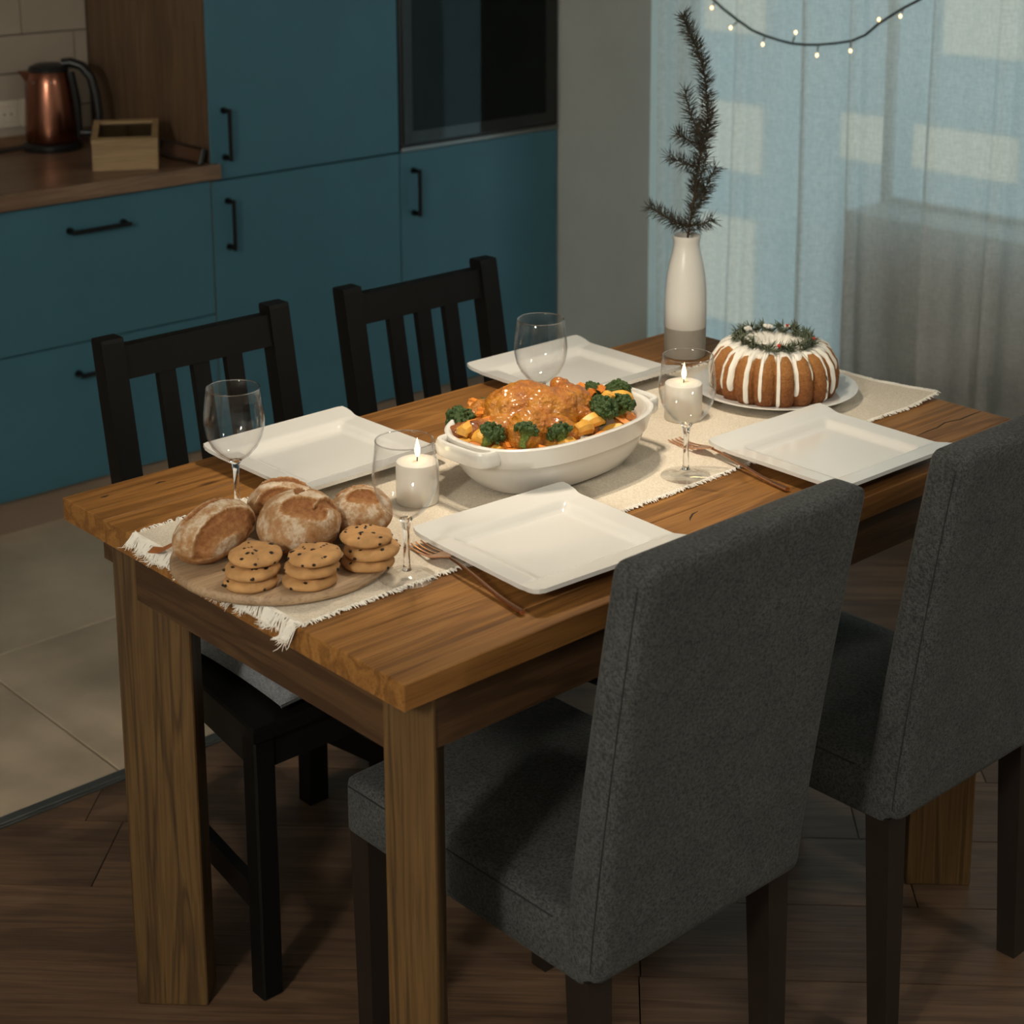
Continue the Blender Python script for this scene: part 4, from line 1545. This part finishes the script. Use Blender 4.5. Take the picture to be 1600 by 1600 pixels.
cake = thing('bundt_cake', 'fluted golden bundt cake with dripping white icing on a round plate', 'cake', CP + Vector((-0.002, 0.0, 0.0066)))
nt_, nth = 44, 360
rings = [[bpoint(i / nt_, 2 * PI * k / nth, 0) for k in range(nth)] for i in range(nt_ + 1)]
m = MB().loft(rings, cap0=True, cap1=True)
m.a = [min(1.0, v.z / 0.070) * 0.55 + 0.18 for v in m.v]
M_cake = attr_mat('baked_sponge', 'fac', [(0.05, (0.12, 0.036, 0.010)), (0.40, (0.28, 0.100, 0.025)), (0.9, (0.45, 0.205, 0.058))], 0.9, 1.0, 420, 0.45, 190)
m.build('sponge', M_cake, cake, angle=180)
rs = random.Random(4)
lims = []
drips = []
for k in range(23):
    th = 2 * PI * (k + rs.uniform(0.1, 0.9) * 0.8) / 23
    drips.append((th, rs.choice([0.0, 0.02, 0.04, 0.22, 0.15, 0.30, 0.02, 0.10]), rs.uniform(0.028, 0.042)))
rings = []
ND = 720
lim = []
for k in range(ND):
    th = 2 * PI * k / ND
    L_ = 0.580 + 0.025 * math.sin(th * 7) + 0.02 * math.sin(th * 17 + 1)
    for (td, lo, w) in drips:
        d = abs((th - td + PI) % (2 * PI) - PI)
        if d < w * 2.6:
            flare = max(0.0, 1 - d / (w * 2.6)) ** 1.6 * 0.20
            L_ = min(L_, 0.575 - flare)
        if d < w:
            q = (1 - (d / w) ** 2) ** 0.5
            L_ = min(L_, lo + 0.022 * (1 - q) * 2)
    lim.append(max(0.0, L_))
STEP = 34
rows = []
for i in range(STEP + 1):
    ring = []
    for k in range(ND):
        th = 2 * PI * k / ND
        t = lim[k] + (0.90 - lim[k]) * (i / STEP)
        e = min(1.0, i / 2.5, (STEP - i) / 3)
        ring.append(bpoint(t, th, -0.0004 + 0.0024 * e ** 0.5 + (0.0008 * noise.noise(Vector((math.cos(th) * 6, math.sin(th) * 6, t * 5))) if e >= 1 else 0)))
    rows.append(ring)
MB().loft(rows, cap0=False, cap1=False).build('icing', plain('white_icing', (0.86, 0.82, 0.74), 0.35, coat=0.2), cake, angle=180)

wr = thing('rosemary_wreath', 'green rosemary wreath with red berries on top of the cake', 'wreath', CP + Vector((-0.002, 0, 0.0066 + 0.079)))
M_rose = plain('rosemary_leaf', (0.12, 0.145, 0.085), 0.65, var=0.45, vscale=300)
M_stemw = plain('rosemary_stem', (0.10, 0.075, 0.04), 0.8)
rs = random.Random(9)
for k in range(14):
    th0 = 2 * PI * k / 14
    pts = []
    ro = 0.054 + rs.uniform(-0.008, 0.009)
    for i in range(9):
        th = th0 + 0.62 * i / 8
        r_ = ro + 0.004 * math.sin(i)
        pts.append(Vector((r_ * math.cos(th), r_ * math.sin(th), 0.0065 + 0.004 * math.sin(i * 0.8 + k))))
    st = MB().tube(pts, 0.0010, 5).build('sprig', M_stemw, wr)
    m = MB()
    for i in range(85):
        f = rs.random() * 7.99
        a, c = pts[int(f)], pts[int(f) + 1]
        p = a.lerp(c, f % 1)
        t_ = (c - a).normalized()
        out = Vector((rs.uniform(-1, 1), rs.uniform(-1, 1), rs.uniform(-0.35, 1.0)))
        d = (t_ * rs.uniform(0.3, 1.2) + out.normalized() * rs.uniform(0.5, 1.0)).normalized()
        ln = rs.uniform(0.009, 0.019)
        q = p + d * ln
        if q.z < 0.003:
            q.z = 0.003 + rs.random() * 0.002
        s = d.cross(Vector((0, 0, 1)))
        if s.length < 0.1:
            s = Vector((1, 0, 0))
        s = s.normalized() * 0.0013
        md = p.lerp(q, 0.45)
        nrm = s.cross(d).normalized() * 0.0004
        m.add([p - s * 0.4, p + s * 0.4, md + s, q, md - s, md + nrm], [(0, 1, 5), (1, 2, 5), (2, 3, 5), (3, 4, 5), (4, 0, 5), (4, 3, 2, 1, 0)])
    m.build('leaves', M_rose, st, angle=180)['kind'] = 'stuff'
M_berry = plain('red_berry', (0.55, 0.035, 0.015), 0.25)
for a, rr_ in ((-2.35, 0.062), (0.35, 0.057), (-1.15, 0.062)):
    MB().ell((rr_ * math.cos(a), rr_ * math.sin(a), 0.012), (0.003, 0.003, 0.003), 12, 8).build('berry', M_berry, wr)
M_crumb = plain('meringue_crumb', (0.86, 0.82, 0.74), 0.7)
for a, rr_, zz in ((2.55, 0.047, 0.007), (-2.9, 0.046, 0.007), (-1.5, 0.045, 0.007), (-1.15, 0.048, 0.007), (1.5, 0.055, 0.010), (0.8, 0.053, 0.010), (0.2, 0.058, 0.009)):
    m = MB()
    for i in range(4):
        m.ell((rr_ * math.cos(a + 0.06 * i), rr_ * math.sin(a + 0.06 * i), zz + 0.002 * (i % 2)), (rs.uniform(0.003, 0.005), rs.uniform(0.003, 0.005), 0.003), 7, 5)
    m.build('meringue', M_crumb, wr, angle=20)

# ------------------------------------------------------------------ vase and fir branch
VC = Vector((1.102, 0.613, TOP + 0.0003))
vs = thing('bottle_vase', 'tall white glazed bottle vase with grey base holding fir twigs', 'vase', VC)
MB().lathe([(0.033, 0.0), (0.0345, 0.0015), (0.0352, 0.02), (0.0353, 0.0519)], 56).build('unglazed_base', plain('grey_stoneware', (0.30, 0.27, 0.225), 0.75, bump=0.2, bscale=200), vs)
m = MB().lathe([(0.0353, 0.052), (0.0357, 0.0525), (0.0355, 0.09), (0.0348, 0.115), (0.0325, 0.140), (0.0285, 0.162), (0.0245, 0.178), (0.0222, 0.189), (0.0215, 0.196), (0.0225, 0.202), (0.0238, 0.207), (0.0232, 0.2095), (0.0205, 0.2085), (0.0185, 0.200), (0.0185, 0.16)], 56, cap0=True, cap1=True)
m.build('glazed_body', M_ceramic, vs, angle=50)

PXM = 934.0
RV = Vector((0.741, -0.671, 0)).normalized()
DV = Vector((0.671, 0.741, 0)).normalized()


def img(px, py, depth=0.0):
    """offsets from the vase mouth, in metres: right, up, away"""
    return VC + Vector((0, 0, 0.2085)) + RV * ((px - 1076) / PXM) + DV * depth + Vector((0, 0, (367 - py) / PXM))


br = thing('fir_branch', 'dried dark fir branch standing in the white bottle vase', 'branch', VC + Vector((0, 0, 0.21)))
M_bark = plain('twig_bark', (0.075, 0.045, 0.026), 0.9, bump=0.3)
M_needle = plain('dry_fir_needle', (0.070, 0.062, 0.044), 0.7, var=0.45, vscale=90)
twigs = [
    ([(1076, 400, 0), (1078, 366, 0), (1086, 310, 0.0), (1092, 262, 0.004), (1098, 222, 0.004), (1105, 182, 0.0), (1103, 150, -0.004), (1098, 112, -0.006), (1088, 80, -0.006), (1076, 50, -0.004), (1064, 24, 0.0)], 1.0),
    ([(1097, 215, 0.0), (1088, 196, -0.014), (1076, 172, -0.024), (1066, 134, -0.03)], 0.75),
    ([(1094, 258, 0.0), (1072, 252, -0.012), (1044, 238, -0.022)], 0.75),
    ([(1080, 352, 0.0), (1052, 342, -0.012), (1015, 316, -0.024)], 1.0),
    ([(1089, 310, 0.0), (1106, 292, 0.012), (1122, 262, 0.024)], 0.8),
    ([(1082, 352, 0.0), (1098, 346, -0.012), (1114, 338, -0.02)], 0.85),
    ([(1097, 225, 0.0), (1074, 214, -0.012), (1055, 203, -0.02)], 0.75),
    ([(1096, 235, 0.0), (1106, 214, 0.016), (1114, 182, 0.03)], 0.8),
    ([(1088, 300, 0.0), (1096, 282, 0.016), (1108, 240, 0.03)], 0.8),
    ([(1084, 335, 0.0), (1096, 318, 0.016), (1108, 300, 0.028)], 0.8),
]
rs = random.Random(21)
for ti, (pp, dens) in enumerate(twigs):
    P3 = [img(*p) for p in pp]
    # resample
    dp = []
    for a, c in zip(P3[:-1], P3[1:]):
        for i in range(8):
            dp.append(a.lerp(c, i / 8))
    dp.append(P3[-1])
    nrad = len(dp)
    tw = MB().tube(dp, [max(0.0009, (0.0024 if ti == 0 else 0.0016) * (1 - 0.7 * i / nrad)) for i in range(nrad)], 6).build('twig', M_bark, br, world=True)
    m = MB()
    tot = sum((c - a).length for a, c in zip(dp[:-1], dp[1:]))
    cnt = int(tot / 0.00036 * dens)
    for i in range(cnt):
        f = (i + rs.random()) / cnt * (nrad - 1)
        f = min(f, nrad - 1.001)
        a, c = dp[int(f)], dp[int(f) + 1]
        p = a.lerp(c, f % 1)
        if ti == 0 and p.z < VC.z + 0.208:
            continue
        t_ = (c - a).normalized()
        o_ = Vector((rs.gauss(0, 1), rs.gauss(0, 1), rs.gauss(0, 1)))
        o_ = (o_ - t_ * o_.dot(t_)).normalized()
        d = (o_ * rs.uniform(0.75, 1.0) + t_ * rs.uniform(0.1, 0.8)).normalized()
        ln = rs.uniform(0.015, 0.0255)
        q = p + d * ln + Vector((0, 0, rs.uniform(0, 0.003)))
        if q.z < VC.z + 0.212 and (Vector((q.x - VC.x, q.y - VC.y))).length < 0.027:
            q.z = VC.z + 0.214
        s = d.cross(Vector((rs.gauss(0, 1), rs.gauss(0, 1), rs.gauss(0, 1)))).normalized() * 0.00060
        s2 = d.cross(s).normalized() * 0.00060
        md = p.lerp(q, 0.6)
        m.add([p + s, p - s * 0.5 + s2 * 0.86, p - s * 0.5 - s2 * 0.86, md + s, md - s * 0.5 + s2 * 0.86, md - s * 0.5 - s2 * 0.86, q],
              [(0, 1, 4, 3), (1, 2, 5, 4), (2, 0, 3, 5), (3, 4, 6), (4, 5, 6), (5, 3, 6)])
    nd = m.build('needles', M_needle, tw, world=True, angle=180)
    nd['kind'] = 'stuff'

# ------------------------------------------------------------------ board, bread, cookies
BC = Vector((0.089, 0.347, RT + 0.0006))
BT = BC.z + 0.0135
bd = thing('serving_board', 'round pale wooden board carrying bread and cookies', 'serving board', BC)
MB().lathe([(0.128, 0), (0.1325, 0.0015), (0.135, 0.005), (0.1348, 0.0095), (0.133, 0.0128), (0.131, 0.0135)], 90).build('board', M_boardwood, bd, angle=60)
sd = Vector((-0.62, 0.78, 0)).normalized()
sn = Vector((-sd.y, sd.x, 0))
m = MB()
rg = []
for a, z in ((0.118, 0.0142), (0.136, 0.0142), (0.142, 0.010), (0.155, 0.003), (0.168, 0.0028)):
    p = sd * a + Vector((0, 0, z))
    rg.append([p - sn * 0.008, p + sn * 0.008, p + sn * 0.008 + Vector((0, 0, 0.002)), p - sn * 0.008 + Vector((0, 0, 0.002))])
m.loft(rg).build('leather_strap', M_leather, bd, smooth=False)

M_crust = attr_mat('floured_crust', 'fac', [(0.05, (0.22, 0.080, 0.022)), (0.35, (0.34, 0.150, 0.050)), (0.62, (0.42, 0.240, 0.115)), (0.78, (0.56, 0.42, 0.29)), (1.0, (0.72, 0.60, 0.47))], 0.9, 0.6, 220, 0.55, 130)


def bread(label, p, r, rz, slashes, tilt_=(0, 0), seed=0):
    nu, nv = 96, 60
    m = MB()
    m.ell((0, 0, 0), (1, 1, 1), nu, nv)
    fac = []
    out = []
    for v in m.v:
        n_ = v.normalized()
        x, y, z = n_
        k = 1 + 0.05 * noise.noise(n_ * 1.7 + Vector((seed, 0, 0))) + 0.018 * noise.noise(n_ * 6 + Vector((seed, 3, 0)))
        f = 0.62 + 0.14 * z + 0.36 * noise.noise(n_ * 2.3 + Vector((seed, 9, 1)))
        if z > -0.2:
            for (ax, off, w, ln, sh) in slashes:
                ca, sa = math.cos(ax), math.sin(ax)
                a_, b_ = x * ca + y * sa - sh, -x * sa + y * ca
                if abs(a_) < ln:
                    d = (b_ - off) / (w * math.sqrt(max(0.02, 1 - (a_ / ln) ** 2)))
                    if abs(d) < 1:
                        # opened score: bare golden dough bulging low, raised lip at one side
                        k -= 0.080 * (1 - d * d) ** 0.7 * (1.0 if d < 0.3 else 1.25)
                        f = 0.13 + 0.22 * max(0.0, -d) + 0.1 * noise.noise(n_ * 9)
                    elif 1 <= d < 1.45:
                        k += 0.055 * (1 - (d - 1) / 0.45)
                        f = 0.75
                    elif -1.3 < d <= -1:
                        k += 0.02 * (1 - (-d - 1) / 0.3)
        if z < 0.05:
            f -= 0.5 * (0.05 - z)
        zz = z if z > 0 else z * 0.80
        out.append(Vector((x * k * r[0], y * k * r[1], zz * k * r[2])))
        fac.append(f)
    m.v = out
    m.a = fac
    o = m.build('bread_loaf', M_crust, angle=180, loc=p)
    o.rotation_euler = (tilt_[0], tilt_[1], rz)
    return tag(o, label, 'bread', 'floured rustic loaves on the board')


VA = math.radians(-42)
bread('oval floured loaf leaning at the board edge by the leather strap', (0.017, 0.384, BT + 0.0325), (0.057, 0.035, 0.037), math.radians(6), [(0.0, -0.62, 0.30, 0.92, 0.05), (0.0, 0.38, 0.17, 0.80, 0.1)], (0.22, -0.16), 1)
bread('large floured round loaf with a star of scores amid the board', (0.104, 0.330, BT + 0.0355), (0.051, 0.049, 0.041), 0.0, [(VA, -0.40, 0.30, 0.55, 0.18), (VA + 1.35, 0.05, 0.15, 0.45, 0.45), (VA + 1.05, -0.62, 0.13, 0.5, 0.35)], (0.12, -0.10), 2)
bread('small golden loaf with parallel scores beside the wine glass and candle', (0.189, 0.320, BT + 0.0285), (0.042, 0.038, 0.033), 0.0, [(VA, -0.30, 0.30, 0.52, 0.12), (VA + 0.25, 0.46, 0.15, 0.75, 0.0)], (0.08, -0.06), 3)
bread('floured loaf at the back, mostly hidden behind the round loaf', (0.136, 0.412, BT + 0.0275), (0.044, 0.036, 0.033), math.radians(-40), [(0.1, 0.15, 0.26, 0.75, 0.15), (0.1, -0.65, 0.22, 0.6, -0.2)], (0, 0), 4)

M_cookie = plain('baked_cookie', (0.50, 0.265, 0.10), 0.8, var=0.16, vscale=70, bump=0.5, bscale=160)
M_choc = plain('dark_chocolate', (0.018, 0.010, 0.007), 0.35)


def cookie(label, p, r, h, tilt_, seed):
    rs = random.Random(seed)
    t = thing('cookie', label, 'cookie', p, group='chocolate chip cookies on the board')
    t.rotation_euler = (tilt_[0], tilt_[1], 0)
    prof = [(0.0, 0.0), (0.80, 0.0), (0.95, 0.12), (1.0, 0.38), (0.96, 0.64), (0.82, 0.86), (0.55, 0.97), (0.25, 1.0), (0.0, 1.0)]
    n = 48
    rings = []
    def hz(x, y):
        return 1 + 0.30 * noise.noise(Vector((x * 75 + seed, y * 60, 0)))
    def rr_(th):
        return 1 + 0.045 * noise.noise(Vector((math.cos(th) * 1.5 + seed, math.sin(th) * 1.5, 0)))
    for a, z in prof:
        ring = []
        for k in range(n):
            th = 2 * PI * k / n
            q = max(a, 0.004) * r * rr_(th)
            x, y = q * math.cos(th), q * math.sin(th)
            ring.append(Vector((x, y, h * z * (hz(x, y) if z > 0.5 else 1))))
        rings.append(ring)
    bd_ = MB().loft(rings).build('dough', M_cookie, t, angle=180)
    m = MB()
    for i in range(13):
        a = rs.random() * 2 * PI
        q = math.sqrt(rs.random()) * 0.84 * r
        x, y = q * math.cos(a), q * math.sin(a)
        zt = h * (1.0 - 0.55 * max(0, (q / r - 0.55) / 0.45) ** 2) * hz(x, y)
        s = rs.uniform(0.0016, 0.0052)
        m.ell((x, y, zt - 0.0006), (s, s * rs.uniform(0.4, 0.8), 0.0014), 7, 5, RZ(rs.uniform(0, 180)))
    for i in range(4):
        a = rs.random() * 2 * PI
        q = r * rr_(a) * 0.985
        s = rs.uniform(0.0016, 0.0032)
        m.ell((q * math.cos(a), q * math.sin(a), h * rs.uniform(0.3, 0.55)), (s, s, 0.0016), 7, 5)
    m.build('chocolate_chips', M_choc, t, angle=20)['kind'] = 'stuff'


stk = (('by the oval loaf', [(0.006, 0.290), (0.009, 0.291), (0.016, 0.2945)]),
       ('in the middle of the board front', [(0.058, 0.246), (0.062, 0.247), (0.067, 0.247)]),
       ('beside the front wine glass', [(0.140, 0.243), (0.146, 0.242), (0.145, 0.252)]))
for si, (wh, ps) in enumerate(stk):
    for li, (x, y) in enumerate(ps):
        r = (0.0325, 0.0325, 0.0318)[li] + (0.0015 if si == 2 and li == 1 else 0)
        lv = ('bottom', 'middle', 'top')[li]
        cookie(f'{lv} chocolate chip cookie of the stack {wh}', (x, y, BT + 0.0004 + li * 0.0132), r, 0.0125, (random.uniform(-.04, .04), random.uniform(-.04, .04)), 40 + si * 3 + li)

# ------------------------------------------------------------------ lamps (out of view, they light the scene)
pl = thing('pendant_lamp', 'dark metal pendant lamp with three bulbs hanging over the dining table', 'pendant lamp', (LAMP.x, LAMP.y, LAMP.z - 0.06))
M_shade = plain('dark_lamp_metal', (0.02, 0.02, 0.022), 0.5)
z0 = LAMP.z
MB().lathe([(0.17, z0 - 0.055), (0.172, z0 - 0.05), (0.155, z0 + 0.02), (0.10, z0 + 0.09), (0.03, z0 + 0.115), (0.03, z0 + 0.112), (0.098, z0 + 0.086), (0.152, z0 + 0.018), (0.169, z0 - 0.055)], 48, (LAMP.x, LAMP.y, 0), cap0=False, cap1=False).build('shade', M_shade, pl, world=True)
MB().tube([(LAMP.x, LAMP.y, z0 + 0.112), (LAMP.x, LAMP.y, H - 0.02)], 0.004, 8).build('cord', M_kblack, pl, world=True)
MB().lathe([(0.05, H - 0.025), (0.05, H - 0.0005)], 24, (LAMP.x, LAMP.y, 0)).build('canopy', M_shade, pl, world=True)
cl = thing('ceiling_lamp', 'round white ceiling lamp lighting the rest of the room', 'ceiling lamp', (CEIL_LAMP.x, CEIL_LAMP.y, H - 0.1))
MB().lathe([(0.20, H - 0.06), (0.20, H - 0.0005)], 40, (CEIL_LAMP.x, CEIL_LAMP.y, 0)).build('base', M_frame, cl, world=True)
MB().lathe([(0.001, H - 0.105), (0.12, H - 0.095), (0.185, H - 0.061)], 40, (CEIL_LAMP.x, CEIL_LAMP.y, 0), cap1=False).build('diffuser', emit('lamp_diffuser', (1.0, 0.88, 0.7), 1.5), cl, world=True)

fl = thing('floor_lamp', 'white globe floor lamp standing beside the viewer', 'floor lamp', (GLOBE.x, GLOBE.y, 0))
MB().lathe([(0.15, 0.0005), (0.15, 0.02), (0.02, 0.03)], 40).build('base', M_shade, fl)
MB().tube([(0, 0, 0.028), (0, 0, GLOBE.z - 0.139)], 0.011, 12).build('pole', M_shade, fl)
MB().ell((0, 0, GLOBE.z), (0.14, 0.14, 0.14), 40, 24).build('globe', emit('glowing_globe', (1.0, 0.935, 0.81), GLOBE_L), fl)
